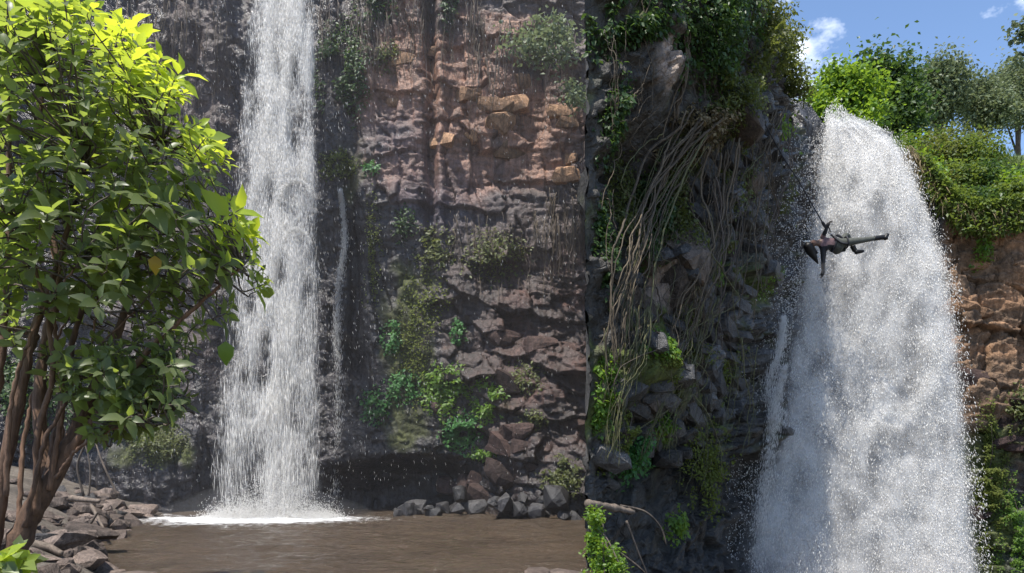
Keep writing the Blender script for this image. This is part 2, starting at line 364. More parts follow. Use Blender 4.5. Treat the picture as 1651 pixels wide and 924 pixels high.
moss = np.clip(bump(pu, 1030, 50)*bump(pv, 575, 60)*1.1+.8*bump(pu, 1170, 30)*bump(pv, 430, 40)+.7*bump(pu, 1225, 18)*bump(pv, 470, 40)+.5*bump(pu, 1100, 90)*bump(pv, 740, 70)+.6*bump(pu, 965, 25)*bump(pv, 650, 60)+.5, 0, 1.2)
moss = ss(.62, 1.0, moss+.6*fbm(S_/.4, Z/.5, 0, 4, 175)); col = mixc3(col, (.085, .105, .02), moss*.9)
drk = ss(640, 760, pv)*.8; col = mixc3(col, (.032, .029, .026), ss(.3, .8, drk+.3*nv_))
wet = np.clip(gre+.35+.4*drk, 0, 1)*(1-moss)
Vb = np.stack([X, Y, Z], 1); col4 = np.concatenate([col, np.ones((len(X), 1))], 1)
Fb = grid_faces(ns_, nzb)
# left flank of the buttress, running back to the tall cliff, and its level top
gq = np.linspace(0, 1, 60); gz2 = np.linspace(-3.4, 12.6, 70)
Q, Z2 = [a.ravel() for a in np.meshgrid(gq, gz2, indexing='ij')]
fx0, fx1 = at(943, 0, 13.0)[0], at(948, 0, 29.0)[0]
XL = fx0+(fx1-fx0)*Q+.5*np.abs(fbm(Q*9, Z2/1.4, 0, 4, 181))*np.minimum(1, Q*14)+.25*Q*0; YL = 13.0+16*Q
_e = bpath(np.zeros(1)); _d = dispB(np.zeros(len(Z2)), Z2)*np.clip(1-Q*20, 0, 1); XL = XL+_e[2][0]*_d-.004; YL = YL+_e[3][0]*_d
VL = np.stack([XL, YL, Z2], 1); FL = grid_faces(60, 70)[:, ::-1]+len(Vb)
_q = np.linspace(.6, _s[-1], 14); top = [(fx0, 13.0, 12.5), *[(bx-.1, by+.1, zq-.05) for bx, by, zq in zip(*bpath(_q)[:2], ztopB(_q))], (9, 24, 10.6), (9, 29, 10.6), (fx1, 29, 12)]
VT = np.array(top+[(4.2, 19, 12.3)]); nT = len(top); o0 = len(Vb)+len(VL)
FT = np.array([(o0+i, o0+(i+1) % nT, o0+nT, o0+nT) for i in range(nT)])
rest = np.tile(np.array([.08, .075, .07, 1.]), (len(VL)+len(VT), 1))
allV = np.vstack([Vb, VL, VT]); tri = np.vstack([np.vstack([Fb, FL])[:, [0, 1, 2]], np.vstack([Fb, FL])[:, [0, 2, 3]], FT[:, :3]])
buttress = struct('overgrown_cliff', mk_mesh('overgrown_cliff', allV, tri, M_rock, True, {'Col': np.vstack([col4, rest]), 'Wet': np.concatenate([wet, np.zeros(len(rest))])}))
def SB(px, py, off=0.0):
    px = np.asarray(px, float); py = np.asarray(py, float)
    s = np.interp(px, _c, _s); x, y, n0, n1, _ = bpath(s); z = EYE+(HOR-py)/F*y
    d = np.maximum(dispB(s, z), -.35)+off
    return np.stack([x+n0*d, y+n1*d, z+(0*d)], -1)
def NB(px):
    s = np.interp(px, _c, _s); x, y, n0, n1, _ = bpath(s); return np.stack([n0, n1, 0*n0], -1)

# ------------------------------------------------------------------ cliff behind the broad fall (right)
CP = np.array([[1215, 20.9, 11.3], [1262, 20.9, 11.2], [1305, 20.9, 11.15], [1325, 20.9, 10.7], [1345, 20.9, 10.35], [1430, 20.9, 10.25], [1470, 20.7, 9.6], [1500, 20.4, 8.9], [1535, 20.1, 8.2], [1580, 20.0, 8.0], [1651, 19.9, 8.2], [1800, 19.7, 8.5], [1950, 19.4, 8.8]])
def cb(px): return np.interp(px, CP[:, 0], CP[:, 1]), np.interp(px, CP[:, 0], CP[:, 2])
def dispC(px, x, z):
    d = .3*fbm(x/1.8, z/2.2, 0, 3, 201)
    wx = .25*fbm(x/1.0, z/1.0, 0, 3, 221); wz = .25*fbm(x/1.2, z/1.2, 0, 3, 222)
    bw = .3+.7*ss(1490, 1540, px)
    e, r, ox, oy = cells((x+wx)/.8, (z+wz)/1.25+.1*x, 231)
    d = d+bw*((r-.5)*.5+ox*(r*3.7 % 1-.5)*.4+oy*(r*7.3 % 1-.5)*.2)-bw*.16*(1-ss(0, .08, e))
    e2, r2, ox2, oy2 = cells((x+wx)/.4, (z+wz)/.25, 237)
    d = d+bw*((r2-.5)*.13+oy2*.1)-bw*.03*(1-ss(0, .14, e2))+.08*fbm(x*1.6, z*2.2, 0, 4, 241)
    d = d+.5*bump(px, 1282, 18)*ss(3.0, 9.0, z)
    d = d*ss(0, .8, cb(px)[1]+.05-z)*1.0
    return d
npx, nzc = 330, 300
P_, T_ = [a.ravel() for a in np.meshgrid(np.linspace(1215, 1950, npx), np.linspace(0, 1, nzc), indexing='ij')]
yb, zt = cb(P_); zt = zt+.12*fbm(P_/30, 0*P_, 0, 3, 9); Z = -3.4+T_*(zt+3.4); X = (P_-825.5)/F*yb
Y = yb-dispC(P_, X, Z); pv = HOR-(Z-EYE)*F/yb
n = fbm(X/.9, Z/.8, 0, 5, 271); ns = fbm(X/1.5, Z/.3, 0, 4, 272)
col = np.zeros((len(X), 3))+np.array((.06, .06, .063))
och = ss(1500, 1545, P_)*(1-ss(720, 860, pv)); col = mixc3(col, (.17, .105, .062), ss(.3, .8, och+.2*n))
col = mixc3(col, (.29, .16, .085), ss(-.1, .4, ns+.5*n)*och*(1-ss(560, 680, pv))*.9)
col = mixc3(col, (.13, .125, .125), bump(P_, 1280, 28)*bump(pv, 255, 80))
low = ss(1500, 1545, P_)*ss(560, 720, pv); col = mixc3(col, (.06, .05, .04), low*ss(-.3, .3, n))
moss = ss(.45, .95, ss(1500, 1560, P_)*ss(640, 720, pv)*(1-.6*ss(1610, 1650, P_))+.6*fbm(X/.4, Z/.5, 0, 4, 275)); col = mixc3(col, (.07, .085, .018), moss*.9)
wet = np.clip(1-och-moss, 0, 1)
cliffC = struct('fall_cliff', mk_mesh('fall_cliff', np.stack([X, Y, Z], 1), grid_faces(npx, nzc)[:, ::-1], M_rock, True, {'Col': np.concatenate([col, np.ones((len(X), 1))], 1), 'Wet': wet}))
def SC(px, py, off=0.0):
    px = np.asarray(px, float); py = np.asarray(py, float)
    yb, zt = cb(px); x = (px-825.5)/F*yb; z = EYE+(HOR-py)/F*yb
    return np.stack([x, yb-dispC(px, x, z)-off, z], -1)

# ------------------------------------------------------------------ hillside above, plateau, ground, pools
def ground_mat(name, c1, c2, c3):
    m, t, o = mat(name); Lk = t.links.new
    b = N(t, 'ShaderNodeBsdfPrincipled'); tcn = N(t, 'ShaderNodeTexCoord')
    n1 = noise(t, .8, 8, .65, tcn.outputs['Object']); r = ramp(t, n1.outputs['Fac'], [(.32, c1), (.5, c2), (.68, c3)])
    n2 = noise(t, 14, 8, .7, tcn.outputs['Object']); r2 = ramp(t, n2.outputs['Fac'], [(.3, .55), (.7, 1.4)])
    Lk(mul(t, r.outputs['Color'], r2.outputs['Color']).outputs['Color'], b.inputs['Base Color']); b.inputs['Roughness'].default_value = .9
    bp = N(t, 'ShaderNodeBump'); bp.inputs['Distance'].default_value = .06; Lk(n2.outputs['Fac'], bp.inputs['Height']); Lk(bp.outputs['Normal'], b.inputs['Normal'])
    Lk(b.outputs[0], o.inputs['Surface']); return m
M_turf = ground_mat('green_turf', (.05, .075, .02), (.09, .12, .03), (.13, .13, .045))
M_ground = ground_mat('gravel_ground', (.06, .05, .04), (.12, .1, .08), (.19, .165, .14))
def zH(px, q):
    """Height of the hillside: px picks the column of the lip, q is metres behind it."""
    yb, zt = cb(px)
    chan = bump(px, 1385, 42)
    rise = (1-chan)*(np.clip(11.9-zt, 0, 9)*ss(0, 7.5, q)**.8)+chan*.6*ss(3, 9, q)
    return zt-.03+rise+.25*fbm(px/40, q/1.5, 0, 3, 301)*np.minimum(1, q)
qs = np.concatenate([np.linspace(0, 10, 50), np.linspace(11, 40, 20), np.geomspace(45, 900, 14)])
Pp, Qq = [a.ravel() for a in np.meshgrid(np.concatenate([np.linspace(1215, 1950, 120), np.linspace(1990, 4200, 24)]), qs, indexing='ij')]
yb, zt = cb(Pp); YY = yb+Qq; XX = (Pp-825.5)/F*yb+Qq*.25*(Pp-1100)/850
hill = struct('hillside', mk_mesh('hillside', np.stack([XX, YY, zH(Pp, Qq)], 1), grid_faces(144, len(qs))[:, ::-1], M_turf, True))
def SH(px, q):
    yb, zt = cb(px); return np.array([(px-825.5)/F*yb+q*.25*(px-1100)/850, yb+q, float(zH(np.array(float(px)), np.array(float(q))))])
GX, GY = [a.ravel() for a in np.meshgrid(np.linspace(-70, 3.1, 60), np.concatenate([np.linspace(0, 30, 30), np.geomspace(34, 700, 14)]), indexing='ij')]
edge = yA(GX, np.full_like(GX, 19.3))+.3; edge = np.where(GX < -19.5, edge[np.argmin(abs(GX+19.5))]-.0*GX, edge)
plat = struct('plateau', mk_mesh('plateau', np.stack([GX, edge+GY, 19.45+.3*fbm(GX/3, GY/3, 0, 3, 310)+.02*GY], 1), grid_faces(60, 44)[:, ::-1], M_turf, True))
SHORE = np.array([[0, -2.6], [5, -3.4], [9, -5.0], [12.5, -6.85], [16, -8.5], [19.3, -9.8], [23.5, -11.2], [26, -11.8], [60, -14]])
def zG(x, y):
    xs = np.interp(y, SHORE[:, 0], SHORE[:, 1])+.35*fbm(y/1.1, 0*y, 0, 3, 402)
    dl = xs-x
    bank = np.where(dl > 0, .5*dl**.85*(1-.04*np.minimum(dl, 12)), dl*.5)
    bank = np.clip(bank, -1.0, 3.2)+.16*fbm(x*.9, y*.9, 0, 4, 401)
    near = .35*ss(7.5, 4.5, y)+ -1.0*(1-ss(7.5, 4.5, y)); z = np.maximum(bank, near)
    rt = np.where(y < 10.6, .25, .25-3.6*ss(10.6, 12.4, y))+.1*fbm(x*.7, y*.7, 0, 3, 403)
    wall = fx0+(y-13)*(fx1-fx0)/16
    z = np.where(x > np.minimum(wall, fx0)+.15, rt, z)
    far = np.maximum(np.hypot(x, y-14)-60, 0); return z+np.minimum(far*.02, 2)
ax = np.concatenate([-np.geomspace(900, 22, 14), np.linspace(-21, 21, 190), np.geomspace(22, 900, 14)])
ay = np.concatenate([-np.geomspace(900, 4, 14), np.linspace(-3, 31, 150), np.geomspace(32, 1500, 14)])
GX, GY = [a.ravel() for a in np.meshgrid(ax, ay, indexing='ij')]
ground = struct('ground', mk_mesh('ground', np.stack([GX, GY, zG(GX, GY)], 1), grid_faces(len(ax), len(ay)), M_ground, True))

def water_mat(name, col, foamc=None):
    m, t, o = mat(name); Lk = t.links.new
    b = N(t, 'ShaderNodeBsdfPrincipled'); tcn = N(t, 'ShaderNodeTexCoord')
    n1 = noise(t, .5, 4, .6, tcn.outputs['Object']); r = ramp(t, n1.outputs['Fac'], [(.3, tuple(c*.8 for c in col)), (.7, tuple(c*1.2 for c in col))])
    fa = N(t, 'ShaderNodeAttribute', attribute_name='foam'); n3 = noise(t, 5, 8, .7, tcn.outputs['Object'])
    sb = N(t, 'ShaderNodeMath', operation='ADD'); Lk(fa.outputs['Fac'], sb.inputs[0]); Lk(n3.outputs['Fac'], sb.inputs[1])
    fr = ramp(t, sb.outputs[0], [(.72, 0), (1.0, .55), (1.3, 1)])
    mx = N(t, 'ShaderNodeMixRGB'); mx.inputs['Color2'].default_value = (.78, .79, .8, 1); Lk(fr.outputs['Color'], mx.inputs['Fac']); Lk(r.outputs['Color'], mx.inputs['Color1'])
    Lk(mx.outputs['Color'], b.inputs['Base Color'])
    rr = ramp(t, fr.outputs['Color'], [(0, .1), (1, .7)]); Lk(rr.outputs['Color'], b.inputs['Roughness'])
    b.inputs['IOR'].default_value = 1.33
    mpn = N(t, 'ShaderNodeMapping'); mpn.inputs['Scale'].default_value = (2.6, 5.5, 1); Lk(tcn.outputs['Object'], mpn.inputs['Vector'])
    n2 = noise(t, 1.5, 6, .6, mpn.outputs['Vector']); bp = N(t, 'ShaderNodeBump'); bp.inputs['Distance'].default_value = .14; bp.inputs['Strength'].default_value = 1.0
    Lk(n2.outputs['Fac'], bp.inputs['Height']); Lk(bp.outputs['Normal'], b.inputs['Normal']); Lk(b.outputs[0], o.inputs['Surface']); return m
M_pool = water_mat('muddy_water', (.062, .045, .031))
FAX, FAY = -7.65, 24.4       # where the tall fall meets the pool
px_, py_ = np.linspace(-13.5, 3.0, 260), np.linspace(4.5, 28.5, 330)
GX, GY = [a.ravel() for a in np.meshgrid(px_, py_, indexing='ij')]
wall = fx0+(GY-13)*(fx1-fx0)/16; GX = np.minimum(GX, np.where(GY < 13, fx0, wall)+.3)
rad = np.hypot(GX-FAX, GY-FAY)
wv = .06*fbm(GX*1.2, GY*2.6, 0, 2, 501)+.05*fbm(GX*2.2, GY*5.0, 0, 2, 505)+.012*np.sin(rad*6+2*fbm(GX*.5, GY*.5, 0, 2, 502))*np.exp(-rad/9)+.06*bump(rad, 0, 1.6)*fbm(GX*3, GY*3, 0, 3, 503)
foam = .8*np.exp(-((GX-FAX)/2.9)**2-((GY-FAY+.5)/1.7)**2)+.22*np.exp(-((GX-FAX)/4.4)**2-((GY-FAY+.8)/3.0)**2)+.15*fbm(GX*1.6, GY*1.6, 0, 3, 507)*np.exp(-((GX-FAX)/4)**2-((GY-FAY)/2.2)**2)
pool = struct('pool', mk_mesh('pool', np.stack([GX, GY, wv], 1), grid_faces(260, 330), M_pool, True, {'foam': foam}))
GX, GY = [a.ravel() for a in np.meshgrid(np.linspace(1.6, 22, 60), np.linspace(11.9, 22, 40), indexing='ij')]
basin = struct('plunge_basin', mk_mesh('plunge_basin', np.stack([GX, GY, -2.7+.06*fbm(GX, GY, 0, 3, 511)], 1), grid_faces(60, 40), M_pool, True, {'foam': .9*np.exp(-((GX-7.5)/4)**2-((GY-18)/2.5)**2)}))
GX, GY = [a.ravel() for a in np.meshgrid(np.linspace(1338, 1436, 24), np.linspace(-.25, 14, 40), indexing='ij')]
yb, zt = cb(GX); VX = (GX-825.5)/F*yb+GY*.25*(GX-1100)/850
river = struct('river', mk_mesh('river', np.stack([VX, yb+GY, np.maximum(zt, 10.2)+.07+.03*GY+.04*fbm(VX*2, GY*2, 0, 3, 512)], 1), grid_faces(24, 40)[:, ::-1], M_pool, True, {'foam': .5+.5*np.exp(-(GY/2)**2)}))

# ================================================================== rock blocks, stones
def rock_shape(name, m, seed, box=(1, 1, 1), n=16, flat=.55, rough=1):
    r = random.Random(seed); bm = bmesh.new()
    for _ in range(n):
        v = Vector((r.uniform(-1, 1), r.uniform(-1, 1), r.uniform(-1, 1)))
        k = max(abs(v.x), abs(v.y), abs(v.z)); v = v/(k**flat*v.length**(1-flat))*r.uniform(.85, 1.05)
        bm.verts.new((v.x*box[0], v.y*box[1], v.z*box[2]))
    res = bmesh.ops.convex_hull(bm, input=bm.verts)
    bmesh.ops.delete(bm, geom=[v for v in bm.verts if not v.link_faces], context='VERTS')
    bmesh.ops.bevel(bm, geom=list(bm.edges), offset=.07*min(box), segments=1, affect='EDGES', clamp_overlap=True) if n < 13 else None
    bmesh.ops.triangulate(bm, faces=bm.faces)
    bmesh.ops.subdivide_edges(bm, edges=bm.edges, cuts=rough, use_grid_fill=True, smooth=.12)
    for v in bm.verts:
        c = np.array(v.co)*2.3+seed*3.1; v.co *= 1+.16*float(fbm(c[0], c[1], c[2], 3, seed))
    bmesh.ops.triangulate(bm, faces=bm.faces)
    me = bpy.data.meshes.new(name); bm.to_mesh(me); bm.free(); me.materials.append(m); return me
def shapes(m, box, k, seed, n=16, flat=.6, rough=1): return [rock_shape('rock_block', m, seed+i, box, n, flat, rough) for i in range(k)]
SH_brown = shapes(M_block_brown, (1, .8, .55), 5, 10, 22, .95); SH_ochre = shapes(M_block_ochre, (1, .8, .5), 5, 20)
SH_grey = shapes(M_block_grey, (1, .8, .5), 6, 30, 22, .95); SH_tan = shapes(M_block_tan, (.8, .8, .9), 3, 50)
SH_st = shapes(M_stone, (1, .75, .45), 9, 60, 18, .6, 2); SH_sw = shapes(M_stone_wet, (1, .8, .65), 7, 80, 18, .5, 2)
def piece(parent, me, p, s, rot): 
    o = ob('rock_block', me, parent, p); o.scale = (s, s, s); o.rotation_euler = rot; return o
rr = random.Random(5)
for i in range(26):                       # broken basalt low on the tall cliff
    px, py = rr.uniform(690, 935), rr.uniform(430, 800)
    if rr.random() > .35+.65*(py-430)/370: continue
    s = rr.uniform(.28, .75)
    piece(cliffA, rr.choice(SH_brown), SA(px, py, -s*.5), s, (rr.uniform(-.12, .12), rr.gauss(.12, .08), rr.uniform(-.35, .35)))
for i in range(16):                       # ochre shoulders high on it
    px, py = rr.uniform(640, 925), rr.uniform(70, 300); s = rr.uniform(.3, .75)
    piece(cliffA, rr.choice(SH_ochre), SA(px, py, -s*.35), s, (rr.uniform(-.2, .2), rr.uniform(-.15, .15), rr.uniform(-.4, .4)))
for (px, py, s) in ((815, 768, .8), (852, 750, .55)):
    piece(cliffA, SH_brown[rr.randrange(5)], SA(px, py, -.35), s, (rr.uniform(-.3, .3), rr.uniform(-.3, .3), rr.uniform(-.4, .4)))
for i in range(120):                      # stacked wet slabs beside the broad fall
    px, py = rr.uniform(1120, 1250), rr.uniform(230, 720)
    s = rr.uniform(.14, .42); p = SB(px, py, -s*.4)
    piece(buttress, rr.choice(SH_grey), p, s, (rr.uniform(-.15, .15), rr.gauss(.35, .1), rr.uniform(.6, 1.1)))
for i in range(60):
    px, py = rr.uniform(975, 1130), rr.uniform(380, 780); s = rr.uniform(.15, .42)
    piece(buttress, rr.choice(SH_grey+SH_tan[:1]), SB(px, py, -s*.25), s, (rr.uniform(-.5, .5), rr.uniform(-.3, .6), rr.uniform(0, 1.5)))
for (px, py, s) in ((1170, 205, .5), (1092, 425, .6), (1082, 462, .45), (1045, 500, .5), (1195, 330, .4), (1205, 295, .35)):
    piece(buttress, rr.choice(SH_tan), SB(px, py, -s*.3), s, (rr.uniform(-.4, .4), rr.uniform(-.3, .3), rr.uniform(.3, 1.2)))
for i in range(16):
    px, py = rr.uniform(1555, 1700), rr.uniform(420, 900); s = rr.uniform(.25, .6)
    piece(cliffC, rr.choice(SH_ochre[:3] if py < 560 else SH_brown), SC(px, py, -s*.55), s, (rr.uniform(-.2, .2), rr.uniform(-.2, .2), rr.uniform(-.4, .4)))
# loose stones ------------------------------------------------------
def stone(label, me, p, s, rot, group=None, sc3=(1, 1, 1)):
    o = ob('stone', me, None, p); o.scale = tuple(s*k for k in sc3); o.rotation_euler = rot; return tag(o, label, 'stone', group)
nst = 0
while nst < 210:                          # rubble bank left of the pool
    y = rr.uniform(10.5, 25.5); xs = float(np.interp(y, SHORE[:, 0], SHORE[:, 1]))
    x = xs+.35-abs(rr.gauss(0, 1.3)); px = 825.5+F*x/y
    if px < -20 or px > 330: continue
    s = rr.choice([.09, .12, .16, .16, .22, .3, .4])*rr.uniform(.8, 1.2); z = max(float(zG(np.array(x), np.array(y))), -.08)
    zone = 'near end' if y < 14 else ('middle' if y < 19 else 'far end')
    lb = ('small' if s < .15 else 'middling' if s < .25 else 'large')+' broken stone '+('at the waterline' if x > xs-.3 else 'higher up')+f' in the {zone} of the left rubble bank'
    stone(lb, rr.choice(SH_st+SH_sw[:1]), (x, y, z+s*.2), s, (rr.uniform(-.5, .5), rr.uniform(-.5, .5), rr.uniform(0, 6.3)), 'rubble bank stones')
    nst += 1
for (px, py, Y, s, lb) in ((92, 880, 12.9, .5, 'big flat reddish stone slab at the edge of the left rubble bank'),
                           (150, 858, 15.0, .42, 'tilted grey slab at the tip of the left rubble bank'),
                           (55, 905, 11.6, .36, 'pale stone close to the foot of the leafy bush')):
    p = at(px, py, Y); stone(lb, rr.choice(SH_st), p, s, (.15, .2, rr.uniform(0, 6)), None, (1.3, 1, .7))
for (px, w_, lb) in ((100, .3, 'leftmost low brown stone at the pool margin nearest the viewer'), (165, .34, 'rounded reddish stone at the near pool margin left of centre'),
                     (215, .3, 'flat tan stone at the near pool margin beside the reddish one'), (868, .42, 'low brown stone breaking the water at the near right of the pool'), (918, .4, 'tan stone breaking the water at the near right corner of the pool')):
    p = at(px, 924, 12.4); stone(lb, rr.choice(SH_st), (p[0], p[1], .0), w_, (0, 0, rr.uniform(0, 6)), None, (1.2, .8, .38))
for i in range(34):                       # wet stones at the foot of the tall cliff
    px, Y = rr.uniform(640, 940), rr.uniform(23.4, 25.2)
    if px < 780: Y = rr.uniform(25, 26.4)
    s = rr.uniform(.16, .42); p = at(px, 0, Y)
    stone(('small' if s < .27 else 'larger')+' wet grey stone '+('in the dark hollow under the brown cliff' if px < 780 else 'in the pile at the right end of the pool'), rr.choice(SH_sw), (p[0], Y, rr.uniform(0, .25)+(.35 if px > 800 and rr.random() < .4 else 0)), s, (rr.uniform(-.5, .5), rr.uniform(-.5, .5), rr.uniform(0, 6)), 'stones below the brown cliff')
for (px, py, Y, s, lb) in ((815, 812, 23.9, .55, 'upright grey boulder leftmost of the pile below the brown cliff'), (840, 822, 23.7, .36, 'round blue grey boulder in the pile below the brown cliff'),
                           (866, 825, 23.6, .36, 'low pale grey boulder in the pile below the brown cliff'), (898, 805, 23.7, .6, 'tall cracked grey boulder near the right end of the pool'), (745, 797, 25.6, .4, 'pale boulder inside the dark hollow under the cliff')):
    stone(lb, rr.choice(SH_sw), at(px, py, Y), s, (rr.uniform(-.3, .3), rr.uniform(-.3, .3), rr.uniform(0, 6)), None, (.8, .8, 1.1))

# ================================================================== falling water
def water_white(name, tr=.5, alpha=1.0):
    m, t, o = mat(name); Lk = t.links.new
    d = N(t, 'ShaderNodeBsdfDiffuse'); d.inputs['Color'].default_value = (.88, .87, .85, 1)
    a = N(t, 'ShaderNodeBsdfTranslucent'); a.inputs['Color'].default_value = (.88, .87, .85, 1)
    mx = N(t, 'ShaderNodeMixShader'); mx.inputs['Fac'].default_value = tr; Lk(d.outputs[0], mx.inputs[1]); Lk(a.outputs[0], mx.inputs[2])
    if alpha < 1:
        tp = N(t, 'ShaderNodeBsdfTransparent'); m2 = N(t, 'ShaderNodeMixShader'); m2.inputs['Fac'].default_value = alpha
        Lk(tp.outputs[0], m2.inputs[1]); Lk(mx.outputs[0], m2.inputs[2]); mx = m2
    Lk(mx.outputs[0], o.inputs['Surface']); return m
def veil_mat(name, scale3, amax, lo=.38, hi=.75):
    """Thin sheet of broken water: white where the water is dense, clear where it has torn."""
    m, t, o = mat(name); Lk = t.links.new
    d = N(t, 'ShaderNodeBsdfDiffuse'); d.inputs['Color'].default_value = (.87, .86, .845, 1)
    a = N(t, 'ShaderNodeBsdfTranslucent'); a.inputs['Color'].default_value = (.87, .86, .845, 1)
    mx = N(t, 'ShaderNodeMixShader'); mx.inputs['Fac'].default_value = .35; Lk(d.outputs[0], mx.inputs[1]); Lk(a.outputs[0], mx.inputs[2])
    tcn = N(t, 'ShaderNodeTexCoord'); mpn = N(t, 'ShaderNodeMapping'); mpn.inputs['Scale'].default_value = scale3; Lk(tcn.outputs['Object'], mpn.inputs['Vector'])
    n = noise(t, 1.0, 5, .65, mpn.outputs['Vector']); r = ramp(t, n.outputs['Fac'], [(lo, 0), (hi, 1)])
    at_ = N(t, 'ShaderNodeAttribute', attribute_name='den')
    mu = N(t, 'ShaderNodeMath', operation='MULTIPLY'); Lk(r.outputs['Color'], mu.inputs[0]); Lk(at_.outputs['Fac'], mu.inputs[1])
    mu2 = N(t, 'ShaderNodeMath', operation='MULTIPLY'); Lk(mu.outputs[0], mu2.inputs[0]); mu2.inputs[1].default_value = amax
    tp = N(t, 'ShaderNodeBsdfTransparent'); m2 = N(t, 'ShaderNodeMixShader'); Lk(mu2.outputs[0], m2.inputs['Fac']); Lk(tp.outputs[0], m2.inputs[1]); Lk(mx.outputs[0], m2.inputs[2])
    Lk(m2.outputs[0], o.inputs['Surface']); return m
M_drop = water_white('white_water', .35, .92)
def drops(P, Ln, Wd, Dr):
    """Elongated water drops: slim three-sided spindles, one per point, along the direction of fall."""
    n = len(P); Dr = unit(Dr); A = unit(np.cross(Dr, RS.normal(size=(n, 3)))); B = np.cross(Dr, A)
    Ln = np.asarray(Ln)[:, None]; Wd = np.asarray(Wd)[:, None]*.5
    c, s = -.5, .866
    V = np.stack([P+Dr*Ln*.5, P+A*Wd, P+(A*c+B*s)*Wd, P+(A*c-B*s)*Wd, P-Dr*Ln*.5], 1).reshape(-1, 3)
    f = np.array([[0, 1, 2], [0, 2, 3], [0, 3, 1], [4, 2, 1], [4, 3, 2], [4, 1, 3]])
    return V, (np.arange(n)[:, None, None]*5+f[None]).reshape(-1, 3)

# tall fall ---------------------------------------------------------
AL = np.array([[-80, 412], [0, 400], [120, 392], [300, 384], [450, 374], [600, 362], [750, 350], [850, 345]])
AR = np.array([[-80, 496], [0, 503], [120, 506], [300, 515], [450, 521], [600, 525], [750, 528], [850, 530]])
def fallA(u, py, dy=0.0):
    Y = 25.9-1.4*np.clip((py+80)/920, 0, 1)**.8+dy
    px = np.interp(py, AL[:, 0], AL[:, 1])*(1-u)+np.interp(py, AR[:, 0], AR[:, 1])*u
    p = at(px, py, 25.3); p[..., 1] = Y; return p
def denA(u, py):
    core = .35+.75*np.exp(-((u-.56)/.30)**2)+.25*np.exp(-((u-.3)/.12)**2)*(py < 500)
    core = core*ss(0, .1+.16*ss(300, 800, py), u)*ss(1, .9, u)
    core = core*(1.1-.45*ss(60, 480, py)-.2*ss(480, 800, py))
    return core*np.clip(.62+1.1*fbm(u*7, py/55, 0, 3, 601)+.5*fbm(u*16, py/160, 0, 2, 602), .04, 2)
tfall = thing('waterfall', 'tall narrow white waterfall dropping into the muddy pool', 'waterfall', tuple(np.array([FAX, FAY, 0.])))
inv = Matrix.Translation(-Vector((FAX, FAY, 0)))
def child(name, me, parent, kind=None):
    o = ob(name, me, parent, None, kind); o.matrix_parent_inverse = Matrix.Translation(-Vector(parent.location)); return o
M_veilA = veil_mat('tall_fall_veil', (7.5, 1.5, .6), .95, .22, .66)
M_dropA = water_white('fine_white_water', .35, .72)
for k, (dy, am) in enumerate(((.25, 1.25), (-.1, .9), (-.3, .5))):
    U, PY = [a.ravel() for a in np.meshgrid(np.linspace(0, 1, 40), np.linspace(-80, 842, 130), indexing='ij')]
    V = fallA(U, PY, dy); V[:, 1] += .18*fbm(U*5, PY/90, k, 3, 610)
    child('water_veil', mk_mesh('water_veil', V, grid_faces(40, 130)[:, ::-1], M_veilA, True, {'den': np.clip(denA(U, PY)*.9*am, 0, 1)}), tfall)
n = 330000; u = RS.rand(n); py = RS.uniform(-80, 840, n); keep = RS.rand(n) < denA(u, py)*.36; u, py = u[keep], py[keep]
P = fallA(u, py, RS.uniform(-.45, .3, len(u))); P[:, :2] += RS.normal(0, .03, (len(u), 2))
sz = RS.rand(len(u))**2; dr = np.zeros((len(u), 3)); dr[:, 2] = -1; dr[:, 0] = RS.normal(0, .06, len(u)); dr[:, 1] = RS.normal(0, .05, len(u))
ln = (.07+.22*sz)*(1+1.0*ss(200, 800, py)); V, Ff = drops(P, ln, .006+.012*sz, dr)
child('falling_drops', mk_mesh('falling_drops', V, Ff, M_dropA), tfall, 'stuff')
Ps, Ds = [], []                           # two arched splashes where the fall strikes ledges
for (cx, cy, r0) in ((478, 300, 23), (478, 376, 21)):
    a = RS.uniform(.05, math.pi-.05, 1300); r = r0*(1+RS.normal(0, .07, 1300)); Ps.append(at(cx+r*np.cos(a), cy+18-r*np.sin(a)*1.15, 25.0)); Ps[-1][:, 1] += RS.normal(0, .1, 1300)
    Ds.append(np.stack([-np.sin(a), 0*a, -np.cos(a)], 1))
nb_ = 16000; a = RS.rand(nb_); px = 345+190*a+RS.normal(0, 12, nb_); hh = RS.exponential(.26, nb_)*(.4+np.exp(-((a-.5)/.25)**2)); p = at(px, 0, 24.4); p[:, 1] = 24.4+RS.normal(0, .45, nb_); p[:, 2] = .02+hh; Ps.append(p); Ds.append(RS.normal(0, 1, (nb_, 3))+np.array([0, 0, .8]))
P = np.vstack(Ps); V, Ff = drops(P, RS.uniform(.03, .08, len(P)), RS.uniform(.008, .02, len(P)), np.vstack(Ds))
child('splash', mk_mesh('splash', V, Ff, M_drop), tfall, 'stuff')
# side trickle on the rock right of it
tr = thing('waterfall', 'thin trickle of water running down dark rock beside the tall fall', 'trickle', tuple(SA(548, 560, .0)))
cp = smooth_path([SA(551, 312, .22), SA(556, 350, .22), SA(557, 400, .2), SA(549, 450, .2), SA(545, 520, .2), SA(546, 570, .2), SA(548, 680, .2), SA(543, 800, .3)], 200)
tq = RS.rand(5200)**1.35; P = cp[(tq*199).astype(int)]+RS.normal(0, 1, (5200, 3))*np.array([.07, .05, .08])*(.5+1.1*tq[:, None])
V, Ff = drops(P, RS.uniform(.05, .17, 5200), RS.uniform(.004, .012, 5200), np.tile([0, 0, -1.], (5200, 1))+RS.normal(0, .06, (5200, 3)))
child('falling_drops', mk_mesh('falling_drops', V, Ff, M_drop), tr, 'stuff')
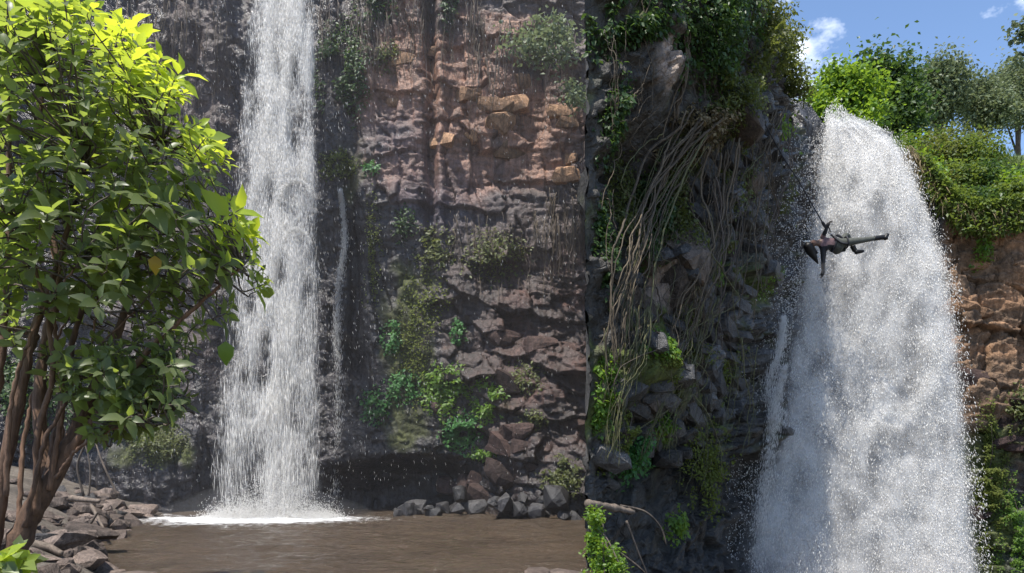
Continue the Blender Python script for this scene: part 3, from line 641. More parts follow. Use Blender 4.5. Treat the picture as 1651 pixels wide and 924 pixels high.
# fine spray drifting in front of the tall cliff
n = 5200; px = RS.uniform(180, 930, n); py = RS.uniform(0, 790, n); keep = RS.rand(n) < .25+.75*bump(px, 450, 150); px, py = px[keep], py[keep]; n = len(px)
P = at(px, py, RS.uniform(20, 25, n)); ln = RS.uniform(.03, .14, n)
V, Ff = drops(P, ln, RS.uniform(.004, .011, n), np.tile([.12, 0, -1.], (n, 1))+RS.normal(0, .15, (n, 3)))
spray = ob('spray', mk_mesh('spray', V, Ff, M_drop), None, None, 'stuff'); tag(spray, 'fine drizzle of spray drifting across the tall brown cliff', 'spray')

# broad fall --------------------------------------------------------
BL = np.array([[150, 1340], [190, 1330], [250, 1322], [330, 1308], [450, 1278], [560, 1258], [700, 1224], [800, 1198], [924, 1172], [1100, 1140]])
BR = np.array([[150, 1345], [188, 1370], [200, 1405], [215, 1432], [240, 1455], [290, 1482], [370, 1511], [450, 1534], [560, 1550], [680, 1561], [800, 1572], [924, 1584], [1100, 1600]])
def fallB(u, py, dy=0.0):
    f = np.clip((py-188)/740, 0, 1.3); Y = 20.6-2.7*f**.75-.35*np.sin(np.pi*u)*np.minimum(1, f*3)+dy
    px = np.interp(py, BL[:, 0], BL[:, 1])*(1-u)+np.interp(py, BR[:, 0], BR[:, 1])*u
    return at(px, py, Y)
def denB(u, py):
    top = 1-ss(250, 420, py)
    d = .30+.95*np.exp(-((u-.9)/.1)**2)*ss(330, 430, py)+.55*np.exp(-((u-.74)/.13)**2)*(1-.45*ss(560, 700, py))+.62*np.exp(-((u-.2)/.13)**2)*ss(330, 480, py)+.9*top
    d = d+.55*np.exp(-((u-.55)/.1)**2-((py-690)/40)**2)+.35*np.exp(-((u-.1)/.14)**2)*ss(650, 850, py)
    d = d*ss(-.02, .07+.1*ss(300, 500, py), u)*ss(1.03, .95, u)
    return d*np.clip(.68+.8*fbm(u*9, py/42, 0, 4, 701)+.45*fbm(u*4, py/130, 0, 2, 702), .06, 2)
bfall = thing('waterfall', 'broad bursting white waterfall leaping from the green cliff top', 'waterfall', tuple(np.array([7.6, 18.0, -2.7])))
M_veilB = veil_mat('broad_fall_veil', (2.4, 1.5, 1.2), 1.0, .26, .66)
for k, (dy, am) in enumerate(((.5, 1), (.1, .8), (-.3, .55))):
    U, PY = [a.ravel() for a in np.meshgrid(np.linspace(0, 1, 60), np.linspace(186, 1095, 150), indexing='ij')]
    V = fallB(U, PY, dy); V[:, 1] += .3*fbm(U*6, PY/70, k*3.3, 3, 710); m_ = np.clip(.3+.75*denB(U, PY), 0, 1)*ss(0, .12, U)*ss(1, .9, U)*ss(183, 200, PY)
    child('water_veil', mk_mesh('water_veil', V, grid_faces(60, 150)[:, ::-1], M_veilB, True, {'den': m_*am}), bfall)
n = 600000; u = RS.uniform(-.03, 1.04, n); py = RS.uniform(180, 1090, n)
wdt = (np.interp(py, BR[:, 0], BR[:, 1])-np.interp(py, BL[:, 0], BL[:, 1]))/400
keep = RS.rand(n) < denB(np.clip(u, 0, 1), py)*.36*wdt**.7+.012; u, py = u[keep], py[keep]
P = fallB(u, py+RS.normal(0, 1, len(u))*np.where(py < 260, 8, 3), RS.uniform(-.7, .5, len(u))); P += RS.normal(0, .05, P.shape)
sz = RS.rand(len(u))**2.5; dr = RS.normal(0, .34, (len(u), 3)); dr[:, 2] -= .9; dr[:, 0] += .5*(u-.45)
V, Ff = drops(P, .024+.085*sz, .007+.016*sz, dr)
child('falling_drops', mk_mesh('falling_drops', V, Ff, M_drop), bfall, 'stuff')
n = 20000; px = 1170+RS.rand(n)*170; py = RS.uniform(215, 1000, n); edge = np.interp(py, BL[:, 0], BL[:, 1]); keep = (px < edge+15) & (RS.rand(n) < np.exp(-(edge-px)/46)); px, py = px[keep], py[keep]
P = at(px, py, RS.uniform(17.2, 18.6, len(px))); V, Ff = drops(P, RS.uniform(.02, .06, len(px)), RS.uniform(.01, .025, len(px)), RS.normal(0, .5, (len(px), 3))+np.array([0, 0, -.7]))
child('splash', mk_mesh('splash', V, Ff, M_drop), bfall, 'stuff')
for (lb, pts) in (('thin white trickle leftmost beside the broad fall', [(1231, 515), (1226, 560), (1219, 620), (1212, 690)]), ('second thin white streamlet just left of the broad fall', [(1266, 590), (1254, 640), (1244, 700), (1236, 770), (1226, 850)])):
    t_ = thing('waterfall', lb, 'trickle', tuple(at(pts[-1][0], pts[-1][1], 18.2)))
    cp = smooth_path([SB(np.array(float(a)), np.array(float(b)), .5) if a < 1240 and pts[0][0] < 1240 else at(a, b, 16.9) for i, (a, b) in enumerate(pts)], 120); tq = RS.rand(3000); P = cp[(tq*119).astype(int)]+RS.normal(0, .075, (3000, 3))*(.4+tq[:, None])
    V, Ff = drops(P, RS.uniform(.05, .14, 3000), RS.uniform(.004, .009, 3000), np.tile([-.12, 0, -1.], (3000, 1))+RS.normal(0, .06, (3000, 3))); child('falling_drops', mk_mesh('falling_drops', V, Ff, M_drop), t_, 'stuff')

# ================================================================== plants
LEAF4 = (np.array([[0, 0, 0], [.45, .3, .07], [1, 0, -.1], [.45, -.3, .07]]), np.array([[0, 2, 1], [0, 3, 2]]))
BIG = (np.array([[0, 0, 0], [.26, .25, .06], [.26, 0, -.01], [.26, -.25, .06], [.6, .22, .03], [.6, 0, -.04], [.6, -.22, .03], [1, 0, -.2]]),
       np.array([[0, 2, 1], [0, 3, 2], [1, 2, 5], [1, 5, 4], [2, 3, 6], [2, 6, 5], [4, 5, 7], [5, 6, 7]]))
BLADE = (np.array([[0, .03, 0], [0, -.03, 0], [.55, .022, .06], [.55, -.022, .06], [1, 0, -.08]]), np.array([[0, 1, 3], [0, 3, 2], [2, 3, 4]]))
def frames(D, Nn):
    D = unit(D); S = unit(np.cross(Nn, D)); return D, S, np.cross(D, S)
def leaf_mesh(name, P, D, Nn, Ls, m, tpl=LEAF4, lv=None):
    D, S, U = frames(D, Nn); T, Ft = tpl; n, k = len(P), len(T); Ls = np.broadcast_to(np.asarray(Ls, float), (n,))[:, None, None]
    V = P[:, None]+Ls*(D[:, None]*T[None, :, 0:1]+S[:, None]*T[None, :, 1:2]+U[:, None]*T[None, :, 2:3])
    Fc = (np.arange(n)[:, None, None]*k+Ft[None]).reshape(-1, 3)
    return mk_mesh(name, V.reshape(-1, 3), Fc, m, False, {'lv': np.repeat(RS.rand(n) if lv is None else lv, k)})
def rnd(n, up=.6):
    Nn = RS.normal(size=(n, 3)); Nn[:, 2] = abs(Nn[:, 2])+up; Nn = unit(Nn); D = np.cross(Nn, RS.normal(size=(n, 3))); D[:, 2] -= .25; return D, Nn
def in_poly(px, py, poly):
    r = np.zeros(len(px), bool); q = poly[-1]
    for p in poly:
        c = ((p[1] > py) != (q[1] > py)) & (px < (q[0]-p[0])*(py-p[1])/(q[1]-p[1]+1e-9)+p[0]); r ^= c; q = p
    return r

# ------------------------------------------------------------------ the big leafy bush on the left bank
base = at(20, 905, 9.0)
bush = thing('leafy_bush', 'tall leafy bush with glowing green leaves on the left bank', 'bush', tuple(base))
stems = [([(12, 930, 9), (40, 850, 9), (85, 770, 9), (125, 690, 9.1), (165, 600, 9.2), (210, 470, 9.3), (240, 300, 9.4)], .15, .02),
         ([(5, 930, 9.1), (45, 850, 9.2), (72, 760, 9.3), (62, 650, 9.4), (75, 540, 9.5), (95, 440, 9.5), (60, 250, 9.6), (80, 80, 9.6)], .11, .015),
         ([(-20, 930, 8.9), (0, 800, 8.9), (30, 640, 8.9), (60, 520, 9), (95, 420, 9), (140, 260, 9)], .10, .015),
         ([(70, 800, 9), (100, 650, 9.2), (125, 520, 9.3), (180, 380, 9.3), (260, 230, 9.3)], .05, .012),
         ([(95, 750, 9), (150, 680, 9), (235, 570, 8.9), (310, 500, 8.9), (390, 430, 8.8)], .06, .01),
         ([(-30, 930, 9.3), (-25, 740, 9.4), (5, 540, 9.5), (15, 300, 9.6), (10, 60, 9.6)], .09, .015),
         ([(80, 790, 8.9), (100, 640, 8.9), (88, 520, 8.8), (100, 400, 8.8)], .035, .012),
         ([(60, 830, 8.9), (62, 700, 8.8), (85, 600, 8.7), (70, 480, 8.7), (30, 350, 8.6)], .045, .012),
         ([(140, 665, 9.1), (190, 640, 9), (250, 655, 8.9), (300, 660, 8.9)], .025, .006),
         ([(60, 545, 9), (25, 530, 9), (-20, 545, 9)], .045, .02),
         ([(40, 850, 8.8), (70, 720, 8.7), (110, 640, 8.7), (160, 560, 8.7), (220, 500, 8.6)], .03, .008),
         ([(30, 860, 9.4), (40, 700, 9.6), (70, 590, 9.7), (130, 480, 9.8)], .035, .01),
         ([(100, 740, 9), (105, 640, 9.1), (145, 560, 9.2), (160, 450, 9.2)], .022, .008),
         ([(90, 770, 8.8), (130, 720, 8.7), (190, 690, 8.7), (250, 680, 8.7)], .022, .006),
         ([(10, 800, 8.6), (20, 640, 8.5), (60, 520, 8.5), (130, 420, 8.4)], .03, .008),
         ([(110, 715, 9.3), (170, 620, 9.5), (260, 590, 9.6), (300, 585, 9.6)], .024, .006)]
sp = []
for pts, r0, r1 in stems:
    P = smooth_path([at(a, b, c) for a, b, c in pts], 40); P[2:-1] += RS.normal(0, .006, (37, 3)); sp.append(P)
    child('stem', tubes_mesh('stem', [(P, np.linspace(r0, r1, 40)*(1+.08*RS.normal(size=40)), 9)], M_bark), bush)
allst = np.vstack([p[8:] for p in sp])
crown = [(-50, -60), (110, -40), (150, 15), (215, 40), (235, 75), (285, 95), (300, 150), (330, 200), (378, 250), (352, 285), (385, 350), (418, 395), (425, 470), (392, 490), (405, 530), (360, 570), (300, 530), (250, 545), (295, 585), (265, 640), (296, 662), (270, 690), (185, 690), (160, 620), (110, 540), (-50, 560)]
tips = []
while len(tips) < 500:
    px, py = RS.uniform(-50, 430), RS.uniform(-60, 690)
    if not in_poly(np.array([px]), np.array([py]), crown)[0]: continue
    if py > 480 and RS.rand() < .45: continue
    Y = 9.1+RS.uniform(-1.25, 1.3)*(1 if px < 330 else .6); p = at(px, py, Y)
    if all(np.sum((p-q)**2) > .03 for q in tips[-200:]): tips.append(p)
while len(tips) < 640:                    # the low side branch
    px, py = RS.uniform(60, 305), RS.uniform(535, 700)
    if in_poly(np.array([px]), np.array([py]), [(60, 560), (300, 540), (300, 690), (150, 700)])[0]: tips.append(at(px, py, 9.0+RS.uniform(-.7, .7)))
tips = np.array(tips); cen = at(110, 480, 9.1)
LP, LD, LN, LS, LV, tw = [], [], [], [], [], []
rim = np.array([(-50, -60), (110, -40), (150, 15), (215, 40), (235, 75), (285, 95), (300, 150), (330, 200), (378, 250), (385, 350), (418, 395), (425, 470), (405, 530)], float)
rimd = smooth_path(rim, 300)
def tp_(p): return (825.5+F*p[0]/p[1], HOR-F*(p[2]-EYE)/p[1])
for p in tips:
    ax_ = unit((p-cen)*np.array([1, 1, .6])+np.array([0, 0, .9])+RS.normal(0, .25, 3))
    near = allst[np.argmin(np.sum((allst-p)**2, 1)+.6*np.maximum(0, allst[:, 2]-p[2]+.1)**2)]
    mid = near*.45+p*.55+np.array([0, 0, -.05])+RS.normal(0, .07, 3)
    tw.append((smooth_path([near, mid, p-ax_*.12, p+ax_*.1], 9), np.linspace(.014, .004, 9), 4))
    k = RS.randint(5, 10); e1 = unit(np.cross(ax_, [.3, .5, .8])); e2 = np.cross(ax_, e1)
    sz = RS.uniform(.13, .34) if tp_(p)[1] < 540 else RS.uniform(.11, .22)
    tp = np.array([825.5+F*p[0]/p[1], HOR-F*(p[2]-EYE)/p[1]]); dr_ = np.min(np.hypot(*(rimd-tp).T)); rim_glow = 1.0*math.exp(-(dr_/62)**2)*(1 if RS.rand() < .8 else .3)*(1 if tp[1] < 400 else .5)  # leaves near the top and right rim tinted yellower: a painted backlit glow
    for j in range(k):
        a = j*2.4+RS.uniform(-.4, .4); rad = e1*math.cos(a)+e2*math.sin(a); f = j/k
        d = unit(rad*(1.0-.5*f)+ax_*(.15+.8*f)+np.array([0, 0, -.35*(1-f)]))
        LV.append(np.clip(rim_glow*(.75+.5*f)+RS.uniform(0, .42), 0, 1)); LP.append(p+ax_*(.14*f-.08)+rad*.02); LD.append(d); LN.append(ax_+RS.normal(0, .3, 3)+np.array([0, 0, .3])); LS.append(sz*(.75+.5*RS.rand())*(1-.35*f))
LP, LD, LN, LS, LV = map(np.array, (LP, LD, LN, LS, LV))
child('twigs', tubes_mesh('twigs', tw, M_twig), bush, 'stuff')
pxl = 825.5+F*LP[:, 0]/LP[:, 1]; pyl = HOR-F*(LP[:, 2]-EYE)/LP[:, 1]
score = LS/LP[:, 1]*((pxl > -10) & (pyl > -10)); big = np.argsort(-score)[:300]; rest_ = np.setdiff1d(np.arange(len(LP)), big)
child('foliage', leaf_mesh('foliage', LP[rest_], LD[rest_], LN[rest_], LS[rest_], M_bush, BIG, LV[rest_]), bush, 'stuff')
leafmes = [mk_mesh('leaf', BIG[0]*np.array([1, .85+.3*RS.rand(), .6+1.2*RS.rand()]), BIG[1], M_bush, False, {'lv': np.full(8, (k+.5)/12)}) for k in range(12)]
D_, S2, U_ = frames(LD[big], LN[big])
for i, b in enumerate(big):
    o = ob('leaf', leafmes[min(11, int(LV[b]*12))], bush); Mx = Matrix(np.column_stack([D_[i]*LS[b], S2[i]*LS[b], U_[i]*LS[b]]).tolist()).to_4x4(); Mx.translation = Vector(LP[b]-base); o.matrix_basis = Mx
for (px, py, Y, s, c) in ((364, 568, 8.7, .27, (.12, .19, .02)), (250, 430, 8.2, .2, (.45, .30, .03))):   # a hanging green leaf and a withered yellow one
    m_ = leaf_mat('hanging_leaf' if s > .25 else 'withered_leaf', c, tuple(1.3*x for x in c), tuple(min(1, 2*x) for x in c), .4)
    D1, S1, U1 = frames(np.array([[.02, 0, -1.]]), np.array([[.35, -1, 0.]])); o = ob('leaf', mk_mesh('leaf', BIG[0], BIG[1], m_, False, {'lv': np.zeros(8)}), bush)
    Mx = Matrix(np.column_stack([D1[0]*s, S1[0]*s*1.3, U1[0]*s]).tolist()).to_4x4(); Mx.translation = Vector(at(px, py-18, Y)-base); o.matrix_basis = Mx
    if s < .25: o['label'] = 'withered yellow leaf'

# ------------------------------------------------------------------ plants that cling to rock
def patch(name, label, cat, surf, px, py, rx, ry, n, size, m, thick=.25, group=None, tpl=LEAF4, hang=0., up=.5, out=None, stems_=0):
    a = RS.normal(0, .5, (n*3, 2)); q = np.hypot(a[:, 0], a[:, 1]); cl = fbm(a[:, 0]*2.2+px, a[:, 1]*2.2+py, 0, 3, 801)
    a = a[(q < 1.15+.3*cl) & (cl > -.22)][:n]
    P = surf(px+a[:, 0]*rx, py+a[:, 1]*ry, 0.0); k = len(P)
    fw = np.array([0, -1., 0]) if out is None else np.asarray(out, float)
    dome = np.clip(1-(a**2).sum(1), .05, 1); P = P+fw*(thick*dome*RS.rand(k)+.03)[:, None]
    D, Nn = rnd(k, up); Nn = unit(Nn+fw*.8); D = np.cross(Nn, RS.normal(size=(k, 3))); D[:, 2] -= .2+hang
    base = surf(np.array(float(px)), np.array(float(py)), 0.0)
    t = thing(name, label, cat, tuple(base), group)
    child('foliage', leaf_mesh('foliage', P, D, Nn, size*(.6+.8*RS.rand(k)), m, tpl), t, 'stuff')
    sl = []
    for _ in range(max(3, stems_)):
        e = P[RS.randint(k)]; sl.append((smooth_path([base-fw*.1, (base+e)/2+fw*.05+RS.normal(0, .05, 3), e], 8), np.linspace(.014, .004, 8), 4))
    child('stem', tubes_mesh('stem', sl, M_twig), t); return t
A_ = SA
for (nm, lb, ct, px, py, rx, ry, n, sz, m, th) in (
    ('creeper', 'dark green creeper draped high on the cliff right of the tall fall', 'creeper', 553, 115, 44, 78, 1500, .14, M_dkleaf, .5),
    ('creeper', 'dark creeper hanging from the upper edge right of the tall fall', 'creeper', 600, 8, 32, 30, 500, .14, M_dkleaf, .5),
    ('creeper', 'narrow strand of leaves hanging at the top centre of the brown cliff', 'creeper', 725, 12, 14, 34, 260, .13, M_dkleaf, .3),
    ('moss_cushion', 'olive moss cushion on the wet rock beside the tall fall', 'moss', 545, 268, 30, 26, 800, .09, M_moss, .25),
    ('wall_plant', 'small pale green plant above the thin trickle', 'plant', 598, 272, 14, 12, 120, .13, M_fernl, .25),
    ('wall_plant', 'small green tuft on the ochre rock near the dark creeper', 'plant', 625, 92, 20, 28, 220, .12, M_olive, .25),
    ('wall_plant', 'bright green plant on a mossy streak left of the big fern patch', 'plant', 631, 545, 16, 26, 300, .13, M_fernl, .28),
    ('wall_plant', 'dark leafy plant low on the rock right of the tall fall', 'plant', 605, 655, 26, 30, 380, .13, M_fernl, .3),
    ('wall_plant', 'leafy plant between the dark plant and the big bright patch', 'plant', 650, 625, 28, 28, 420, .13, M_fernl, .3),
    ('wall_plant', 'largest bright green leaf patch low on the brown cliff', 'plant', 718, 628, 40, 44, 1000, .14, M_bright, .4),
    ('wall_plant', 'bright green patch hanging below the largest leaf patch', 'plant', 742, 698, 32, 30, 650, .14, M_fernl, .35),
    ('wall_plant', 'yellowish green plant right of the largest leaf patch', 'plant', 786, 648, 26, 36, 500, .13, M_bright, .3),
    ('wall_plant', 'small bright plant lowest on the cliff above the dark hollow', 'plant', 776, 732, 20, 10, 200, .13, M_bright, .25),
    ('wall_plant', 'sparse green plant above the largest leaf patch', 'plant', 738, 535, 14, 22, 200, .12, M_fernl, .25),
    ('wall_plant', 'olive plant among the broken rocks on the right of the brown cliff', 'plant', 846, 610, 30, 26, 300, .11, M_olive, .25),
    ('wall_plant', 'small olive tuft under the broken rocks near the right', 'plant', 856, 680, 22, 18, 220, .11, M_olive, .25),
    ('wall_plant', 'leafy scrub on a ledge at mid height of the brown cliff', 'plant', 700, 400, 34, 40, 480, .13, M_olive, .4),
    ('wall_plant', 'small scrub left of the mid height scrub', 'plant', 652, 362, 20, 30, 240, .12, M_dkleaf, .3),
    ('wall_plant', 'wide dull green scrub hanging on the right of the brown cliff', 'plant', 800, 410, 58, 46, 800, .12, M_olive, .4),
    ('wall_plant', 'thin scrub below the dull green scrub', 'plant', 690, 490, 36, 50, 380, .11, M_moss, .2),
    ('wall_plant', 'low olive plant over the grey boulders at the right end of the pool', 'plant', 905, 770, 34, 34, 520, .13, M_olive, .4),
    ('wall_plant', 'mossy green mound left of the tall fall near the water', 'plant', 255, 715, 52, 34, 1600, .10, M_olive, .5),
    ('wall_plant', 'dark leafy growth behind the bush trunks', 'plant', 170, 660, 70, 50, 1100, .15, M_dkleaf, .7),
    ('wall_plant', 'shaded leafy growth behind the left edge trunks', 'plant', 40, 640, 50, 70, 1100, .15, M_dkleaf, .7),
    ('moss_cushion', 'mossy streak down the dark rock right of the trickle', 'moss', 600, 420, 16, 100, 600, .08, M_moss, .12),
    ('moss_cushion', 'broad mossy streak below the mid height scrub', 'moss', 665, 560, 30, 120, 1000, .08, M_moss, .14)):
    patch(nm, lb, ct, SA, px, py, rx, ry, n, sz, m, th)
# a branch with grey green leaves leaning out from the upper right of the tall cliff
def branch(label, root, segs, n, size, m, spread):
    t = thing('leafy_branch', label, 'branch', tuple(root)); P_, tb = [], []
    for pts in segs:
        c = smooth_path([root]+[np.array(q) for q in pts], 30); tb.append((c, np.linspace(.045, .008, 30), 6))
        k = n//len(segs); i = RS.randint(8, 30, k); P_.append(c[i]+RS.normal(0, spread, (k, 3))*np.array([1, 1, .55]))
    P_ = np.vstack(P_); D, Nn = rnd(len(P_), .8)
    for b in tb: child('bough', tubes_mesh('bough', [b], M_twig), t)
    child('foliage', leaf_mesh('foliage', P_, D, Nn, size*(.6+.7*RS.rand(len(P_))), m), t, 'stuff'); return t
branch('grey green leafy branch leaning out high at the right of the brown cliff', SA(935, 95, -.1), [[at(900, 70, 25.5), at(865, 62, 24.8), at(826, 70, 24.2)], [at(905, 50, 25.4), at(880, 40, 24.8)], [at(910, 90, 25.4), at(880, 88, 24.8), at(850, 80, 24.6)]], 1300, .17, M_euc, .3)
branch('small pale branch at the right edge of the brown cliff below the bigger branch', SA(940, 165, -.1), [[at(930, 150, 25.3), at(920, 135, 24.8)], [at(932, 160, 25), at(922, 160, 24.7)]], 420, .16, M_euc, .22)
# dry grass and thin roots trailing down the tall cliff
for (px, py, w_, ln, k, lb) in ((560, 0, 60, 3.2, 60, 'dry rootlets trailing from the cliff edge right of the tall fall'), (700, 0, 80, 3.0, 70, 'dry brown rootlets hanging over the top of the ochre rock'), (850, 60, 80, 3.6, 70, 'dry rootlets hanging under the grey green branch'),
                              (280, 20, 90, 4.5, 80, 'thin dead stems hanging left of the tall fall'), (800, 370, 80, 2.2, 60, 'dry stems hanging in the dull green scrub'), (905, 330, 30, 3.0, 40, 'brown rootlets hanging at the far right of the brown cliff')):
    t = thing('hanging_rootlets', lb, 'roots', tuple(SA(px, py)))
    for _ in range(k):
        a = px+RS.uniform(-1, 1)*w_; b = py+RS.uniform(-30, 40); L_ = ln*RS.uniform(.3, 1)/KA; sl = RS.uniform(-.15, .15)
        f = np.linspace(0, 1, 5); c = SA(a+sl*L_*f+RS.normal(0, 2, 5), b+L_*f, .12+.12*RS.rand())
        child('rootlet', tubes_mesh('rootlet', [(smooth_path(c, 14), np.linspace(.014, .006, 14), 4)], M_root if RS.rand() < .4 else M_twig), t)
# driftwood and dead branches on the left bank
for (lb, pts, r) in (('bleached dead branch slanting into the pool at the rubble tip', [(148, 815, 17.5), (158, 835, 17.2), (172, 862, 16.9)], .05), ('dark driftwood log lying across the rubble bank', [(115, 803, 18), (140, 806, 17.6), (160, 808, 17.4)], .08),
                     ('bowed dead branch standing out of the rubble', [(135, 800, 18), (125, 750, 18), (140, 700, 18), (112, 660, 18)], .03), ('second bowed dead branch beside the rubble', [(143, 800, 18), (146, 760, 18), (138, 720, 18), (120, 690, 18)], .025),
                     ('long thin dead stick leaning on the bank behind the rubble', [(190, 800, 20), (165, 745, 20), (150, 700, 20.2)], .03), ('short pale stick at the water edge', [(142, 850, 16), (150, 838, 16), (158, 826, 16)], .035),
                     ('brown log lying by the reddish slab', [(40, 876, 12), (75, 882, 12), (100, 893, 12)], .09)):
    c = smooth_path([at(*p) for p in pts], 20); tag(ob('dead_branch', tubes_mesh('dead_branch', [(c, np.linspace(r, r*.5, 20), 7)], M_log)), lb, 'dead wood')
patch('seedling', 'low green seedling in the bottom left corner under the bush', 'plant', lambda a, b, off=0: at(a, b, 8.2), 35, 900, 22, 18, 60, .2, M_bush, .3)

# ------------------------------------------------------------------ roots and creepers over the buttress
def SBs(px, py, off):
    s_ = np.interp(px, _c, _s); x, y, n0, n1, _ = bpath(s_); z = EYE+(HOR-py)/F*y; d = np.maximum(.45*dispB(s_, z)+.12, .02)+off
    return np.stack([x+n0*d, y+n1*d, z], -1)
def rootmass(label, runs, cat='roots'):
    """runs: (list of (px, py, off) guide points, count, spread px, radius, material)"""
    g0 = runs[0][0]; t = thing('root_mass', label, cat, tuple(SB(g0[-1][0], g0[-1][1], .1)))
    for pts, cnt, spread, r, m in runs:
        for _ in range(cnt):
            o1 = RS.normal(0, spread); q = np.array(pts); sk = RS.normal(0, spread*1.6); i_ = np.linspace(0, 1, len(q))
            pa = np.clip(q[:, 0]+o1*(.6+.4*i_)+sk*(i_-.5)+RS.normal(0, spread*.3, len(q)), 948, 1283)
            c = SBs(pa, q[:, 1]+RS.normal(0, 9, len(q)), q[:, 2]*.5+RS.uniform(0, .2))
            P = smooth_path(c, 8*len(pts)); P += np.stack([.05*fbm(np.arange(len(P))/4.5+RS.rand()*99, np.zeros(len(P)), k, 3, 900+k) for k in range(3)], 1)*1.6
            rr_ = r*(.2+.7*RS.rand()**2); child('root', tubes_mesh('root', [(P, np.linspace(rr_, rr_*.45, len(P)), 5)], m), t)
    return t
rootmass('thick slanting bundle of pale roots on the left of the dark cliff', [([(1085, 215, .5), (1050, 270, .5), (1015, 340, .5), (985, 420, .45), (965, 500, .35), (955, 590, .3)], 17, 17, .034, M_root), ([(1075, 235, .5), (1030, 330, .5), (1000, 430, .4), (985, 530, .35), (975, 640, .3)], 10, 20, .024, M_vine)])
rootmass('braided central root column with reddish roots spreading over pale rock', [([(1140, 250, .35), (1135, 330, .35), (1128, 390, .35), (1105, 440, .3), (1085, 500, .25), (1070, 560, .2)], 17, 13, .03, M_root), ([(1140, 300, .35), (1140, 400, .3), (1135, 480, .25), (1125, 560, .2)], 9, 12, .022, M_twig)])
rootmass('thin roots running down the wet slabs beside the broad fall', [([(1225, 185, .3), (1205, 260, .25), (1190, 350, .22), (1178, 440, .2), (1168, 520, .2)], 12, 9, .022, M_root), ([(1195, 250, .25), (1215, 300, .25), (1240, 340, .2)], 8, 7, .018, M_root), ([(1235, 200, .2), (1240, 290, .2), (1228, 380, .2), (1222, 470, .15)], 8, 6, .018, M_twig)])
rootmass('mossy vines trailing over the lower boulders of the dark cliff', [([(1120, 480, .3), (1105, 540, .28), (1080, 600, .3), (1055, 660, .25), (1040, 720, .2)], 12, 14, .026, M_vine), ([(1010, 500, .4), (985, 580, .35), (968, 650, .3), (960, 740, .25)], 14, 10, .024, M_vine), ([(1085, 420, .3), (1100, 500, .28), (1110, 560, .25), (1100, 640, .2)], 8, 12, .02, M_root)])
rootmass('grey aerial trunk and hanging roots under the dark overhang', [([(1052, -30, .35), (1055, 60, .35), (1060, 130, .3), (1052, 215, .25)], 5, 5, .085, M_root), ([(1000, -20, .25), (992, 80, .25), (1000, 150, .3), (1006, 210, .3)], 7, 14, .02, M_root), ([(970, 60, .15), (965, 140, .2), (960, 220, .25)], 8, 10, .016, M_root), ([(1090, -20, .3), (1080, 100, .3), (1090, 200, .35)], 8, 22, .018, M_twig), ([(985, 150, .3), (975, 190, .3), (985, 230, .3)], 8, 18, .013, M_root)])
rootmass('tangle of thin crossing rootlets spread over the middle of the dark cliff', [([(RS.uniform(960, 1230), RS.uniform(180, 520), .3)]+[(0, 0, 0)]*0+[(RS.uniform(960, 1230), RS.uniform(300, 640), .25)]*1, 1, 10, .015, M_root)]+[([(a, b, .3), (a+RS.normal(0, 22), b+RS.uniform(25, 60), .3), (a+RS.normal(0, 45), b+RS.uniform(60, 130), .25), (a+RS.normal(0, 55), b+RS.uniform(130, 200), .2)], 1, 6, RS.choice([.011, .015, .022]), (M_root, M_twig, M_vine)[RS.randint(3)]) for a, b in zip(RS.uniform(955, 1240, 70), RS.uniform(150, 560, 70))])
rootmass('slender vines hanging over the lowest dark hollow', [([(1100, 640, .3), (1105, 720, .35), (1095, 800, .3)], 8, 26, .014, M_vine), ([(1180, 560, .25), (1185, 640, .25), (1175, 730, .2)], 8, 18, .014, M_vine)])
OUT = (.62, -.75, .1)
